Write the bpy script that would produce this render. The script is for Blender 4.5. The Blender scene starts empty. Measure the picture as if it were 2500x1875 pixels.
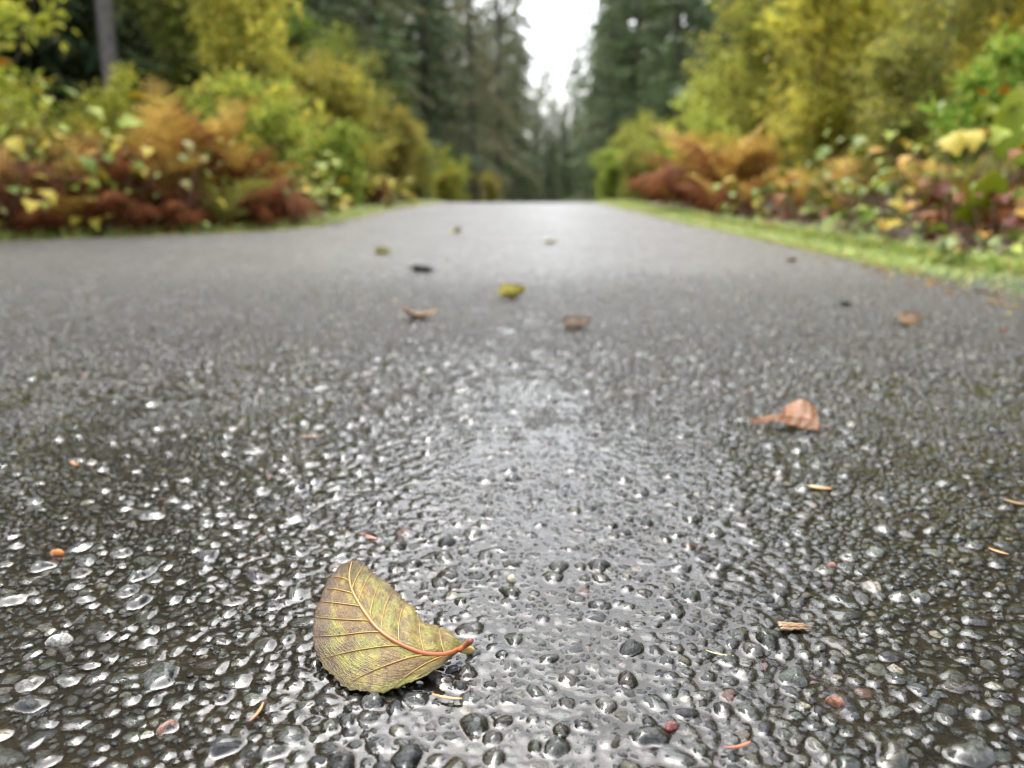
import bpy, math, random
import numpy as np

R = math.radians
# ------------------------------------------------------------------ camera, sky, sun, exposure
scene = bpy.context.scene
COL = scene.collection
cam_data = bpy.data.cameras.new('camera')
cam = bpy.data.objects.new('camera', cam_data)
COL.objects.link(cam)
scene.camera = cam
cam.location = (0, 0, 0.2)
cam.rotation_euler = (R(90 - 14.4), 0, 0)
cam_data.sensor_width = 36
cam_data.lens = 27.04
cam_data.clip_start = 0.01
cam_data.clip_end = 2000
cam_data.dof.use_dof = True
cam_data.dof.focus_distance = 0.335
cam_data.dof.aperture_fstop = 6.8
cam_data.dof.aperture_blades = 0

SUN_EL, SUN_AZ = 68.0, -25.0        # degrees above the horizon, degrees right of straight ahead
world = bpy.data.worlds.new('World')
scene.world = world
world.use_nodes = True
wn, wl = world.node_tree.nodes, world.node_tree.links
bg = wn['Background']
sky = wn.new('ShaderNodeTexSky')
sky.sky_type = 'NISHITA'
sky.sun_disc = False
sky.sun_elevation = R(SUN_EL)
sky.sun_rotation = R(SUN_AZ)
sky.air_density = 1.0
sky.dust_density = 6.0
sky.ozone_density = 1.0
hs = wn.new('ShaderNodeHueSaturation')
hs.inputs['Saturation'].default_value = 0.32
wl.new(sky.outputs[0], hs.inputs['Color'])
wl.new(hs.outputs[0], bg.inputs[0])
bg.inputs[1].default_value = 0.15

sd = bpy.data.lights.new('sun', 'SUN')
sd.energy = 0.6
sd.angle = R(70)
sd.color = (1.0, 0.985, 0.96)
sun = bpy.data.objects.new('sun', sd)
COL.objects.link(sun)
sun.rotation_euler = (R(90 - SUN_EL), 0, R(180 - SUN_AZ))   # the lamp shines along its -Z

scene.view_settings.view_transform = 'Standard'
scene.view_settings.look = 'None'
scene.view_settings.exposure = 2.25
scene.view_settings.gamma = 1.0
scene.render.engine = 'CYCLES'
cy = scene.cycles
cy.use_denoising = True
cy.filter_width = 1.05
cy.max_bounces = 6
cy.diffuse_bounces = 3
cy.glossy_bounces = 3
cy.transmission_bounces = 4
cy.transparent_max_bounces = 8
cy.sample_clamp_indirect = 6.0

rng = np.random.default_rng(11)
random.seed(5)

# ------------------------------------------------------------------ helpers
def hash2(i, j, seed):
    h = (i.astype(np.int64) * 374761393 + j.astype(np.int64) * 668265263 + seed * 974634777) & 0x7fffffff
    h = ((h ^ (h >> 13)) * 1274126177) & 0x7fffffff
    h = h ^ (h >> 16)
    return (h & 0xffff) / 65535.0

def vnoise(x, y, seed=0):
    x = np.asarray(x, float); y = np.asarray(y, float)
    i = np.floor(x); j = np.floor(y)
    fx = x - i; fy = y - j
    fx = fx * fx * (3 - 2 * fx); fy = fy * fy * (3 - 2 * fy)
    a = hash2(i, j, seed); b = hash2(i + 1, j, seed); c = hash2(i, j + 1, seed); d = hash2(i + 1, j + 1, seed)
    return (a * (1 - fx) + b * fx) * (1 - fy) + (c * (1 - fx) + d * fx) * fy

def fnoise(x, y, seed=0, oct=3):
    v = 0; amp = 0.5; tot = 0
    for k in range(oct):
        v = v + amp * vnoise(x * 2 ** k, y * 2 ** k, seed + k * 17); tot += amp; amp *= 0.5
    return v / tot

def sstep(a, b, x):
    t = np.clip((x - a) / (b - a), 0, 1)
    return t * t * (3 - 2 * t)

def make_mesh(name, V, faces, col=None, smooth=True, extra=None):
    """faces: list of (n,3) or (n,4) integer arrays"""
    V = np.asarray(V, np.float32)
    me = bpy.data.meshes.new(name)
    faces = [np.asarray(f, np.int32) for f in faces if len(f)]
    loops = np.concatenate([f.ravel() for f in faces])
    sizes = np.concatenate([np.full(len(f), f.shape[1], np.int32) for f in faces])
    starts = np.concatenate([[0], np.cumsum(sizes)[:-1]]).astype(np.int32)
    me.vertices.add(len(V)); me.vertices.foreach_set('co', V.ravel())
    me.loops.add(len(loops)); me.loops.foreach_set('vertex_index', loops)
    me.polygons.add(len(sizes))
    me.polygons.foreach_set('loop_start', starts)
    me.polygons.foreach_set('loop_total', sizes)
    me.polygons.foreach_set('use_smooth', np.full(len(sizes), smooth, bool))
    if col is not None:
        a = me.attributes.new('col', 'FLOAT_COLOR', 'POINT')
        c = np.ones((len(V), 4), np.float32); c[:, :3] = col
        a.data.foreach_set('color', c.ravel())
    if extra:
        for k, v in extra.items():
            a = me.attributes.new(k, 'FLOAT_VECTOR', 'POINT')
            a.data.foreach_set('vector', np.asarray(v, np.float32).ravel())
    me.update(calc_edges=True)
    return me

def obj(name, me, mat=None, parent=None, loc=None, rot=None, scale=None, label=None, cat=None, group=None, kind=None, color=None):
    o = bpy.data.objects.new(name, me)
    COL.objects.link(o)
    if me is not None and mat is not None and len(me.materials) == 0:
        me.materials.append(mat)
    if parent is not None: o.parent = parent
    if loc is not None: o.location = loc
    if rot is not None: o.rotation_euler = rot
    if scale is not None: o.scale = scale if hasattr(scale, '__len__') else (scale,) * 3
    if label: o['label'] = label
    if cat: o['category'] = cat
    if group: o['group'] = group
    if kind: o['kind'] = kind
    if color is not None: o.color = (*color, 1)
    return o

class MB:
    """collects vertices and faces of one mesh"""
    def __init__(self): self.V = []; self.T = []; self.Q = []; self.C = []; self.n = 0
    def add(self, V, T=None, Q=None, C=None):
        V = np.asarray(V, float)
        if T is not None and len(T): self.T.append(np.asarray(T) + self.n)
        if Q is not None and len(Q): self.Q.append(np.asarray(Q) + self.n)
        self.V.append(V)
        if C is not None: self.C.append(np.broadcast_to(np.asarray(C, float), (len(V), 3)))
        self.n += len(V)
    def mesh(self, name, smooth=True):
        f = []
        if self.T: f.append(np.concatenate(self.T))
        if self.Q: f.append(np.concatenate(self.Q))
        return make_mesh(name, np.concatenate(self.V), f, np.concatenate(self.C) if self.C else None, smooth)

def unit(v):
    v = np.asarray(v, float)
    return v / np.maximum(np.linalg.norm(v, axis=-1, keepdims=True), 1e-9)

def tube(P, rad, sides=6, cap=True):
    P = np.asarray(P, float); n = len(P)
    rad = np.broadcast_to(np.asarray(rad, float), (n,))
    T = unit(np.gradient(P, axis=0))
    ref = np.array([0, 0, 1.0]) if abs(T[n // 2][2]) < 0.8 else np.array([1.0, 0, 0])
    A = unit(np.cross(T, ref)); B = np.cross(T, A)
    th = np.linspace(0, 2 * math.pi, sides, endpoint=False)
    V = (P[:, None] + rad[:, None, None] * (A[:, None] * np.cos(th)[None, :, None] + B[:, None] * np.sin(th)[None, :, None])).reshape(-1, 3)
    i = np.arange(n - 1)[:, None] * sides; k = np.arange(sides)[None]
    k2 = (k + 1) % sides
    Q = np.stack([i + k, i + k2, i + sides + k2, i + sides + k], -1).reshape(-1, 4)
    Tt = []
    if cap:
        for e, base in ((0, 0), (1, (n - 1) * sides)):
            for q in range(1, sides - 1):
                Tt.append((base, base + q, base + q + 1) if e else (base, base + q + 1, base + q))
    return V, np.array(Tt, int).reshape(-1, 3), Q

# ------------------------------------------------------------------ materials
def new_mat(name):
    m = bpy.data.materials.new(name); m.use_nodes = True
    nt = m.node_tree
    for n in list(nt.nodes): nt.nodes.remove(n)
    return m, nt, nt.nodes, nt.links

def node(nt, t, **kw):
    n = nt.nodes.new(t)
    for k, v in kw.items():
        if k.startswith('_'): setattr(n, k[1:], v)
        else: n.inputs[k.replace('__', ' ')].default_value = v
    return n

def tinted(nt):
    """col attribute times object colour"""
    a = node(nt, 'ShaderNodeAttribute', _attribute_name='col')
    oi = node(nt, 'ShaderNodeObjectInfo')
    mx = node(nt, 'ShaderNodeMix', _data_type='RGBA', _blend_type='MULTIPLY')
    mx.inputs[0].default_value = 1
    nt.links.new(a.outputs['Color'], mx.inputs[6]); nt.links.new(oi.outputs['Color'], mx.inputs[7])
    return mx.outputs[2]

def foliage_mat(name, trans=0.35, rough=0.5, spec=0.4):
    m, nt, N, L = new_mat(name)
    c = tinted(nt)
    p = node(nt, 'ShaderNodeBsdfPrincipled', Roughness=rough)
    p.inputs['Specular IOR Level'].default_value = spec
    L.new(c, p.inputs['Base Color'])
    t = node(nt, 'ShaderNodeBsdfTranslucent')
    L.new(c, t.inputs['Color'])
    mx = node(nt, 'ShaderNodeMixShader'); mx.inputs[0].default_value = trans
    L.new(p.outputs[0], mx.inputs[1]); L.new(t.outputs[0], mx.inputs[2])
    o = node(nt, 'ShaderNodeOutputMaterial'); L.new(mx.outputs[0], o.inputs[0])
    return m

def bark_mat(name, c1, c2, scale=30):
    m, nt, N, L = new_mat(name)
    tc = node(nt, 'ShaderNodeTexCoord')
    mp = node(nt, 'ShaderNodeMapping'); mp.inputs['Scale'].default_value = (1, 1, 0.25)
    L.new(tc.outputs['Object'], mp.inputs[0])
    nz = node(nt, 'ShaderNodeTexNoise', Scale=scale, Detail=5.0, Roughness=0.7)
    L.new(mp.outputs[0], nz.inputs['Vector'])
    r = node(nt, 'ShaderNodeValToRGB')
    r.color_ramp.elements[0].position = .35; r.color_ramp.elements[1].position = .65
    r.color_ramp.elements[0].color = (*c1, 1); r.color_ramp.elements[1].color = (*c2, 1)
    L.new(nz.outputs[0], r.inputs[0])
    p = node(nt, 'ShaderNodeBsdfPrincipled', Roughness=0.8)
    L.new(r.outputs[0], p.inputs['Base Color'])
    b = node(nt, 'ShaderNodeBump', Strength=0.8, Distance=0.01)
    L.new(nz.outputs[0], b.inputs['Height']); L.new(b.outputs[0], p.inputs['Normal'])
    o = node(nt, 'ShaderNodeOutputMaterial'); L.new(p.outputs[0], o.inputs[0])
    return m

M = {}
M['leaf'] = foliage_mat('foliage', .42, .55, .25)
M['needle'] = foliage_mat('conifer_needles', .15, .6, .3)
M['fern'] = foliage_mat('fern_frond', .3, .7, .12)
M['grass'] = foliage_mat('grass', .3, .5, .4)
M['bark'] = bark_mat('bark', (.035, .028, .022), (.11, .095, .08))
M['greybark'] = bark_mat('grey_bark', (.10, .09, .08), (.24, .22, .20), 45)
M['twig'] = bark_mat('twig_bark', (.05, .035, .02), (.13, .10, .06), 80)

# wet stone
def stone_material():
    m, nt, N, L = new_mat('wet_stone')
    c = tinted(nt)
    g = node(nt, 'ShaderNodeNewGeometry')
    n1 = node(nt, 'ShaderNodeTexNoise', Scale=520.0, Detail=4.0, Roughness=0.65)
    L.new(g.outputs['Position'], n1.inputs['Vector'])
    r = node(nt, 'ShaderNodeMapRange'); r.inputs[1].default_value = .34; r.inputs[2].default_value = .66
    r.inputs[3].default_value = .35; r.inputs[4].default_value = 1.75
    L.new(n1.outputs[0], r.inputs[0])
    mx = node(nt, 'ShaderNodeMix', _data_type='RGBA', _blend_type='MULTIPLY'); mx.inputs[0].default_value = 1
    L.new(c, mx.inputs[6]); L.new(r.outputs[0], mx.inputs[7])
    p = node(nt, 'ShaderNodeBsdfPrincipled', Roughness=0.5)
    p.inputs['Specular IOR Level'].default_value = .25
    p.inputs['Coat Weight'].default_value = .7; p.inputs['Coat Roughness'].default_value = .04; p.inputs['Coat IOR'].default_value = 1.36
    L.new(mx.outputs[2], p.inputs['Base Color'])
    n2 = node(nt, 'ShaderNodeTexNoise', Scale=900.0, Detail=3.0, Roughness=0.6)
    L.new(g.outputs['Position'], n2.inputs['Vector'])
    b = node(nt, 'ShaderNodeBump', Strength=1.0, Distance=0.0012)
    L.new(n2.outputs[0], b.inputs['Height']); L.new(b.outputs[0], p.inputs['Normal'])
    b2 = node(nt, 'ShaderNodeBump', Strength=0.9, Distance=0.0014)
    L.new(n1.outputs[0], b2.inputs['Height']); L.new(b2.outputs[0], p.inputs['Coat Normal'])
    o = node(nt, 'ShaderNodeOutputMaterial'); L.new(p.outputs[0], o.inputs[0])
    return m
M['stone'] = stone_material()

def water_material():
    m, nt, N, L = new_mat('clear_water')
    g = node(nt, 'ShaderNodeNewGeometry')
    nz = node(nt, 'ShaderNodeTexNoise', Scale=260.0, Detail=2.0, Roughness=0.5)
    L.new(g.outputs['Position'], nz.inputs['Vector'])
    b = node(nt, 'ShaderNodeBump', Strength=0.12, Distance=0.0006)
    L.new(nz.outputs[0], b.inputs['Height'])
    fr = node(nt, 'ShaderNodeFresnel', IOR=1.48)
    L.new(b.outputs[0], fr.inputs['Normal'])
    t = node(nt, 'ShaderNodeBsdfTransparent'); t.inputs[0].default_value = (.93, .93, .9, 1)
    gl = node(nt, 'ShaderNodeBsdfGlossy', Roughness=0.02)
    gl.inputs['Color'].default_value = (1, 1, 1, 1)
    L.new(b.outputs[0], gl.inputs['Normal'])
    mx = node(nt, 'ShaderNodeMixShader')
    L.new(fr.outputs[0], mx.inputs[0]); L.new(t.outputs[0], mx.inputs[1]); L.new(gl.outputs[0], mx.inputs[2])
    o = node(nt, 'ShaderNodeOutputMaterial'); L.new(mx.outputs[0], o.inputs[0])
    return m
M['water'] = water_material()

def asphalt_material():
    """bitumen near the camera; where the built stones thin out the same aggregate carries on as relief"""
    m, nt, N, L = new_mat('wet_asphalt')
    g = node(nt, 'ShaderNodeNewGeometry')
    far = node(nt, 'ShaderNodeAttribute', _attribute_name='col')
    # bitumen
    n1 = node(nt, 'ShaderNodeTexNoise', Scale=700.0, Detail=3.0, Roughness=0.6)
    L.new(g.outputs['Position'], n1.inputs['Vector'])
    bit = node(nt, 'ShaderNodeValToRGB')
    bit.color_ramp.elements[0].color = (.005, .004, .002, 1); bit.color_ramp.elements[1].color = (.022, .015, .006, 1)
    L.new(n1.outputs[0], bit.inputs[0])
    # aggregate
    vo = node(nt, 'ShaderNodeTexVoronoi', Scale=125.0); vo.feature = 'F1'; vo.inputs['Randomness'].default_value = 1
    nd = node(nt, 'ShaderNodeTexNoise', Scale=90.0, Detail=2.0)
    L.new(g.outputs['Position'], nd.inputs['Vector'])
    ad = node(nt, 'ShaderNodeMix', _data_type='VECTOR'); ad.inputs[0].default_value = .004
    L.new(g.outputs['Position'], ad.inputs[4]); L.new(nd.outputs['Color'], ad.inputs[5])
    L.new(ad.outputs[1], vo.inputs['Vector'])
    cr = node(nt, 'ShaderNodeValToRGB')
    for i, (p_, c_) in enumerate(((0, (.09, .10, .095)), (.35, (.19, .205, .19)), (.7, (.13, .13, .14)), (.9, (.27, .26, .23)), (1, (.34, .23, .18)))):
        e = cr.color_ramp.elements[i] if i < 2 else cr.color_ramp.elements.new(p_)
        e.position = p_; e.color = (*c_, 1)
    sx = node(nt, 'ShaderNodeSeparateColor'); L.new(vo.outputs['Color'], sx.inputs[0]); L.new(sx.outputs[0], cr.inputs[0])
    hr = node(nt, 'ShaderNodeMapRange'); hr.inputs[1].default_value = .1; hr.inputs[2].default_value = .62
    hr.inputs[3].default_value = 1; hr.inputs[4].default_value = 0; hr.interpolation_type = 'SMOOTHSTEP'
    L.new(vo.outputs['Distance'], hr.inputs[0])
    mk = node(nt, 'ShaderNodeMath', _operation='MULTIPLY'); L.new(hr.outputs[0], mk.inputs[0]); L.new(far.outputs['Fac'], mk.inputs[1])
    mx = node(nt, 'ShaderNodeMix', _data_type='RGBA'); L.new(mk.outputs[0], mx.inputs[0]); L.new(bit.outputs[0], mx.inputs[6]); L.new(cr.outputs[0], mx.inputs[7])
    mo = node(nt, 'ShaderNodeTexNoise', Scale=28.0, Detail=6.0, Roughness=0.75)
    L.new(g.outputs['Position'], mo.inputs['Vector'])
    mor = node(nt, 'ShaderNodeMapRange'); mor.inputs[1].default_value = .38; mor.inputs[2].default_value = .62; mor.inputs[3].default_value = .45; mor.inputs[4].default_value = 1.5
    L.new(mo.outputs[0], mor.inputs[0])
    mom = node(nt, 'ShaderNodeMix', _data_type='RGBA', _blend_type='MULTIPLY'); mom.inputs[0].default_value = 1
    L.new(mx.outputs[2], mom.inputs[6]); L.new(mor.outputs[0], mom.inputs[7])
    p = node(nt, 'ShaderNodeBsdfPrincipled', Roughness=0.3)
    p.inputs['Coat IOR'].default_value = 1.55
    p.inputs['Specular IOR Level'].default_value = .1
    cwt = node(nt, 'ShaderNodeMapRange'); cwt.inputs[3].default_value = .08; cwt.inputs[4].default_value = 1; L.new(far.outputs['Fac'], cwt.inputs[0]); L.new(cwt.outputs[0], p.inputs['Coat Weight'])
    L.new(mom.outputs[2], p.inputs['Base Color'])
    # uneven wetness in slow patches
    wet = node(nt, 'ShaderNodeTexNoise', Scale=2.2, Detail=4.0, Roughness=0.6)
    L.new(g.outputs['Position'], wet.inputs['Vector'])
    rr = node(nt, 'ShaderNodeMapRange'); rr.inputs[1].default_value = .35; rr.inputs[2].default_value = .7
    rr.inputs[3].default_value = .40; rr.inputs[4].default_value = .62
    fm = node(nt, 'ShaderNodeMath', _operation='MULTIPLY'); L.new(rr.outputs[0], fm.inputs[0]); L.new(far.outputs['Fac'], fm.inputs[1])
    fa = node(nt, 'ShaderNodeMath', _operation='MAXIMUM'); fa.inputs[1].default_value = .12; L.new(fm.outputs[0], fa.inputs[0])
    L.new(wet.outputs[0], rr.inputs[0]); L.new(fa.outputs[0], p.inputs['Coat Roughness'])
    sm = node(nt, 'ShaderNodeMath', _operation='MULTIPLY_ADD'); sm.inputs[1].default_value = .12
    L.new(n1.outputs[0], sm.inputs[0]); L.new(mk.outputs[0], sm.inputs[2])
    b = node(nt, 'ShaderNodeBump', Strength=1.0, Distance=0.010)
    L.new(sm.outputs[0], b.inputs['Height'])
    # stones too small and far to build: each patch of a few millimetres keeps its own tilt
    nf = node(nt, 'ShaderNodeTexNoise', Scale=40.0, Detail=5.0, Roughness=0.72)
    L.new(g.outputs['Position'], nf.inputs['Vector'])
    sb = node(nt, 'ShaderNodeVectorMath', _operation='SUBTRACT'); sb.inputs[1].default_value = (.5, .5, .5); L.new(nf.outputs['Color'], sb.inputs[0])
    ml = node(nt, 'ShaderNodeVectorMath', _operation='MULTIPLY'); ml.inputs[1].default_value = (2.3, 2.3, 0); L.new(sb.outputs[0], ml.inputs[0])
    sc_ = node(nt, 'ShaderNodeVectorMath', _operation='SCALE'); L.new(ml.outputs[0], sc_.inputs[0]); L.new(far.outputs['Fac'], sc_.inputs['Scale'])
    an = node(nt, 'ShaderNodeVectorMath', _operation='ADD'); L.new(b.outputs[0], an.inputs[0]); L.new(sc_.outputs[0], an.inputs[1])
    nn = node(nt, 'ShaderNodeVectorMath', _operation='NORMALIZE'); L.new(an.outputs[0], nn.inputs[0])
    L.new(nn.outputs[0], p.inputs['Normal']); L.new(nn.outputs[0], p.inputs['Coat Normal'])
    o = node(nt, 'ShaderNodeOutputMaterial'); L.new(p.outputs[0], o.inputs[0])
    return m
M['asphalt'] = asphalt_material()

def soil_material():
    m, nt, N, L = new_mat('forest_floor')
    g = node(nt, 'ShaderNodeNewGeometry')
    n1 = node(nt, 'ShaderNodeTexNoise', Scale=9.0, Detail=8.0, Roughness=0.7)
    L.new(g.outputs['Position'], n1.inputs['Vector'])
    r = node(nt, 'ShaderNodeValToRGB')
    r.color_ramp.elements[0].position = .35; r.color_ramp.elements[0].color = (.02, .014, .008, 1)
    r.color_ramp.elements[1].position = .7; r.color_ramp.elements[1].color = (.07, .06, .02, 1)
    L.new(n1.outputs[0], r.inputs[0])
    p = node(nt, 'ShaderNodeBsdfPrincipled', Roughness=0.9); L.new(r.outputs[0], p.inputs['Base Color'])
    b = node(nt, 'ShaderNodeBump', Strength=1.0, Distance=0.03); L.new(n1.outputs[0], b.inputs['Height']); L.new(b.outputs[0], p.inputs['Normal'])
    o = node(nt, 'ShaderNodeOutputMaterial'); L.new(p.outputs[0], o.inputs[0])
    return m
M['soil'] = soil_material()

def dead_leaf_material(name, rough=.42, coat=.35, fine=900.0):
    m, nt, N, L = new_mat(name)
    c = tinted(nt)
    lv = node(nt, 'ShaderNodeAttribute', _attribute_name='lv')
    wv = node(nt, 'ShaderNodeTexNoise', Scale=1.0, Detail=3.0, Roughness=0.6)
    mp = node(nt, 'ShaderNodeMapping'); mp.inputs['Scale'].default_value = (3.0, 46.0, 1)
    L.new(lv.outputs['Vector'], mp.inputs[0]); L.new(mp.outputs[0], wv.inputs['Vector'])
    g = node(nt, 'ShaderNodeNewGeometry')
    n2 = node(nt, 'ShaderNodeTexNoise', Scale=fine, Detail=3.0, Roughness=.6); L.new(g.outputs['Position'], n2.inputs['Vector'])
    s = node(nt, 'ShaderNodeMath', _operation='ADD'); L.new(wv.outputs[0], s.inputs[0]); L.new(n2.outputs[0], s.inputs[1])
    mr = node(nt, 'ShaderNodeMapRange'); mr.inputs[1].default_value = .7; mr.inputs[2].default_value = 1.35; mr.inputs[3].default_value = .45; mr.inputs[4].default_value = 1.5
    L.new(s.outputs[0], mr.inputs[0])
    mx = node(nt, 'ShaderNodeMix', _data_type='RGBA', _blend_type='MULTIPLY'); mx.inputs[0].default_value = 1
    L.new(c, mx.inputs[6]); L.new(mr.outputs[0], mx.inputs[7])
    p = node(nt, 'ShaderNodeBsdfPrincipled', Roughness=rough)
    p.inputs['Coat Weight'].default_value = coat + .15; p.inputs['Coat Roughness'].default_value = .25
    L.new(mx.outputs[2], p.inputs['Base Color'])
    b = node(nt, 'ShaderNodeBump', Strength=1.0, Distance=0.0007); L.new(s.outputs[0], b.inputs['Height'])
    L.new(b.outputs[0], p.inputs['Normal']); L.new(b.outputs[0], p.inputs['Coat Normal'])
    t = node(nt, 'ShaderNodeBsdfTranslucent'); L.new(mx.outputs[2], t.inputs['Color'])
    ms = node(nt, 'ShaderNodeMixShader'); ms.inputs[0].default_value = .22
    L.new(p.outputs[0], ms.inputs[1]); L.new(t.outputs[0], ms.inputs[2])
    o = node(nt, 'ShaderNodeOutputMaterial'); L.new(ms.outputs[0], o.inputs[0])
    return m
M['dead_leaf'] = dead_leaf_material('fallen_leaf_blade')

def vein_material():
    m, nt, N, L = new_mat('leaf_vein')
    c = tinted(nt)
    p = node(nt, 'ShaderNodeBsdfPrincipled', Roughness=.4); p.inputs['Coat Weight'].default_value = .3
    L.new(c, p.inputs['Base Color'])
    o = node(nt, 'ShaderNodeOutputMaterial'); L.new(p.outputs[0], o.inputs[0])
    return m
M['vein'] = vein_material()

# ------------------------------------------------------------------ the lie of the land
LEFT_EDGE = np.array([(-6.0, -1.0), (-4.5, 1.5), (-3.0, 2.35), (-1.95, 2.95), (-1.46, 3.3), (-1.14, 3.6), (-1.0, 3.95), (-1.02, 5.0), (-1.08, 7.3), (-1.0, 10.2), (-0.95, 13), (-.6, 20), (.2, 30), (2.4, 60)])
RIGHT_EDGE = np.array([(.9, -1.0), (.9, 1.3), (.955, 2.26), (.975, 5.3), (1.05, 8), (1.1, 10.2), (1.15, 13), (1.6, 20), (2.4, 30), (4.6, 60)])

def left_x(y): return np.interp(y, LEFT_EDGE[:, 1], LEFT_EDGE[:, 0])
def right_x(y): return np.interp(y, RIGHT_EDGE[:, 1], RIGHT_EDGE[:, 0])

def rise(y):
    y = np.asarray(y, float)
    q = np.clip(y - 9.0, 0, 5.0)
    z = -.004 * q * q
    z = z - .04 * np.clip(y - 14.0, 0, 40.0)
    return z

def ground_z(x, y):
    x = np.asarray(x, float); y = np.asarray(y, float)
    d = np.maximum(x - right_x(y), left_x(y) - x)
    return rise(y) - .03 + .10 * sstep(.25, 2.0, d) + .05 * (fnoise(x * .9, y * .9, 5) - .5) * sstep(.1, .6, d)

# ground sheet
gy = np.concatenate([np.linspace(-30, -2, 8), np.linspace(-1.5, 14, 90), np.linspace(15, 70, 30), np.array([90, 130, 200, 320, 500])])
gx = np.concatenate([np.array([-400, -150, -60, -30, -18]), np.linspace(-12, 12, 100), np.array([18, 30, 60, 150, 400])])
GX, GY = np.meshgrid(gx, gy)
GZ = ground_z(GX, GY)
nx_, ny_ = len(gx), len(gy)
ii = (np.arange(ny_ - 1)[:, None] * nx_ + np.arange(nx_ - 1)[None]).ravel()
Q = np.stack([ii, ii + 1, ii + nx_ + 1, ii + nx_], -1)
obj('ground', make_mesh('ground', np.stack([GX, GY, GZ], -1).reshape(-1, 3), [Q]), M['soil'], kind='structure',
    label='dark leaf-littered forest floor on both sides of the paved path', cat='ground')

# ------------------------------------------------------------------ the paved path
NEAR_END = 2.1      # built aggregate reaches this far ahead, then the material carries on
def half_width(y): return .69 * y + .13
def path_far(x, y):
    """0 where stones are built, 1 where the material stands in for them"""
    a = sstep(NEAR_END - 1.25, NEAR_END, y)
    b = sstep(-.10, .0, np.abs(x) - half_width(y))
    c = 1 - sstep(.12, .16, y)
    return np.maximum(np.maximum(a, b), c)

py = np.concatenate([np.linspace(-1, .1, 6), np.linspace(.13, 2.2, 60), np.linspace(2.3, 14, 70), np.linspace(15, 60, 25)])
ps = np.linspace(0, 1, 121)
PX = left_x(py)[:, None] * (1 - ps) + right_x(py)[:, None] * ps
PX = PX + (fnoise(py[:, None] * 5 + 40 * (ps > .5), ps * 0 + 3.3, 9) - .5) * .03 * (np.abs(ps - .5) * 2) ** 20   # ragged edges
PY = np.repeat(py[:, None], len(ps), 1)
PZ = rise(PY) + 0 * PX
top = np.stack([PX, PY, PZ], -1)
skL = top[:, :1] + np.array([-.01, 0, -.09]); skR = top[:, -1:] + np.array([.01, 0, -.09])
allp = np.concatenate([skL, top, skR], 1)
nr, nc = allp.shape[:2]
ii = (np.arange(nr - 1)[:, None] * nc + np.arange(nc - 1)[None]).ravel()
Q = np.stack([ii, ii + 1, ii + nc + 1, ii + nc], -1)
far_a = path_far(allp[..., 0], allp[..., 1]).reshape(-1, 1) * np.ones(3)
path = obj('path', make_mesh('path', allp.reshape(-1, 3), [Q], far_a), M['asphalt'], kind='structure',
           label='wet grey asphalt path running straight ahead to a crest between the trees', cat='path')

# --- aggregate: crushed stones packed against each other, each with its own outline
import mathutils
RES = .0007
X0, X1, Y0, Y1 = -half_width(NEAR_END) - .02, half_width(NEAR_END) + .02, .12, NEAR_END + .02
W_, H_ = int((X1 - X0) / RES), int((Y1 - Y0) / RES)
occ = np.zeros((H_, W_), bool)
hgt = np.zeros((H_, W_), np.float32)
stones = []
rs = np.random.default_rng(3)
DISC = {}
for k in range(1, 26):
    a = np.arange(-k, k + 1)
    DISC[k] = (a[:, None] ** 2 + a[None] ** 2) <= k * k

def try_class(n, rmin, rmax, ymax, gap):
    area_y = rs.uniform(0, 1, n)
    ys_ = np.sqrt(area_y * (ymax + .15) ** 2 + (1 - area_y) * (.15 + .15) ** 2) - .15
    xs_ = rs.uniform(-1, 1, n) * half_width(ys_)
    rad = rs.uniform(rmin, rmax, n)
    keep = rs.uniform(0, 1, n) > path_far(xs_, ys_) ** .7
    for x, y, r in zip(xs_[keep], ys_[keep], rad[keep]):
        i, j = int((y - Y0) / RES), int((x - X0) / RES)
        if i < 0 or j < 0 or i >= H_ or j >= W_ or occ[i, j]: continue
        k = int((r * .93 + gap) / RES) + 1
        if i - k < 0 or j - k < 0 or i + k >= H_ or j + k >= W_: continue
        if (occ[i - k:i + k + 1, j - k:j + k + 1] & DISC[k]).any(): continue
        k2 = int(r * .93 / RES) + 1
        occ[i - k2:i + k2 + 1, j - k2:j + k2 + 1] |= DISC[k2]
        stones.append((x, y, r))

try_class(260, .0068, .0092, NEAR_END, .0003)
try_class(7000, .0036, .0058, NEAR_END, .0002)
try_class(130000, .0020, .0034, NEAR_END, .0001)
try_class(70000, .0011, .0018, .70, .0000)
S = np.array(stones)
n_st = len(S)

NSEG = 32
TH = np.linspace(0, 2 * math.pi, NSEG, endpoint=False)
kd = mathutils.kdtree.KDTree(n_st)
for q in range(n_st): kd.insert((S[q, 0], S[q, 1], 0), q)
kd.balance()
KN = 14
nb = np.empty((n_st, KN), np.int32)
for q in range(n_st):
    f = [e[1] for e in kd.find_n((S[q, 0], S[q, 1], 0), KN + 1)]
    f = [e for e in f if e != q][:KN]
    nb[q] = f
dx = S[nb, 0] - S[:, None, 0]; dy = S[nb, 1] - S[:, None, 1]
dd = np.hypot(dx, dy); ph = np.arctan2(dy, dx)
half = (dd * dd + S[:, None, 2] ** 2 - S[nb, 2] ** 2) / (2 * dd)
half = np.maximum(half, S[:, None, 2] * .45)
gapw = rs.uniform(.0001, .0006, n_st)
OUT = np.full((n_st, NSEG), 9.0)
for a0 in range(0, n_st, 4000):
    sl = slice(a0, a0 + 4000)
    c = np.cos(TH[None, None] - ph[sl][:, :, None])
    rr_ = np.where(c > .12, (half[sl][:, :, None] - gapw[sl][:, None, None]) / np.maximum(c, .12), 1.0)
    rn = rr_ / S[sl][:, 2][:, None, None]
    OUT[sl] = -np.log(np.exp(-20 * np.clip(rn, .2, 6)).sum(1)) / 20
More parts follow.
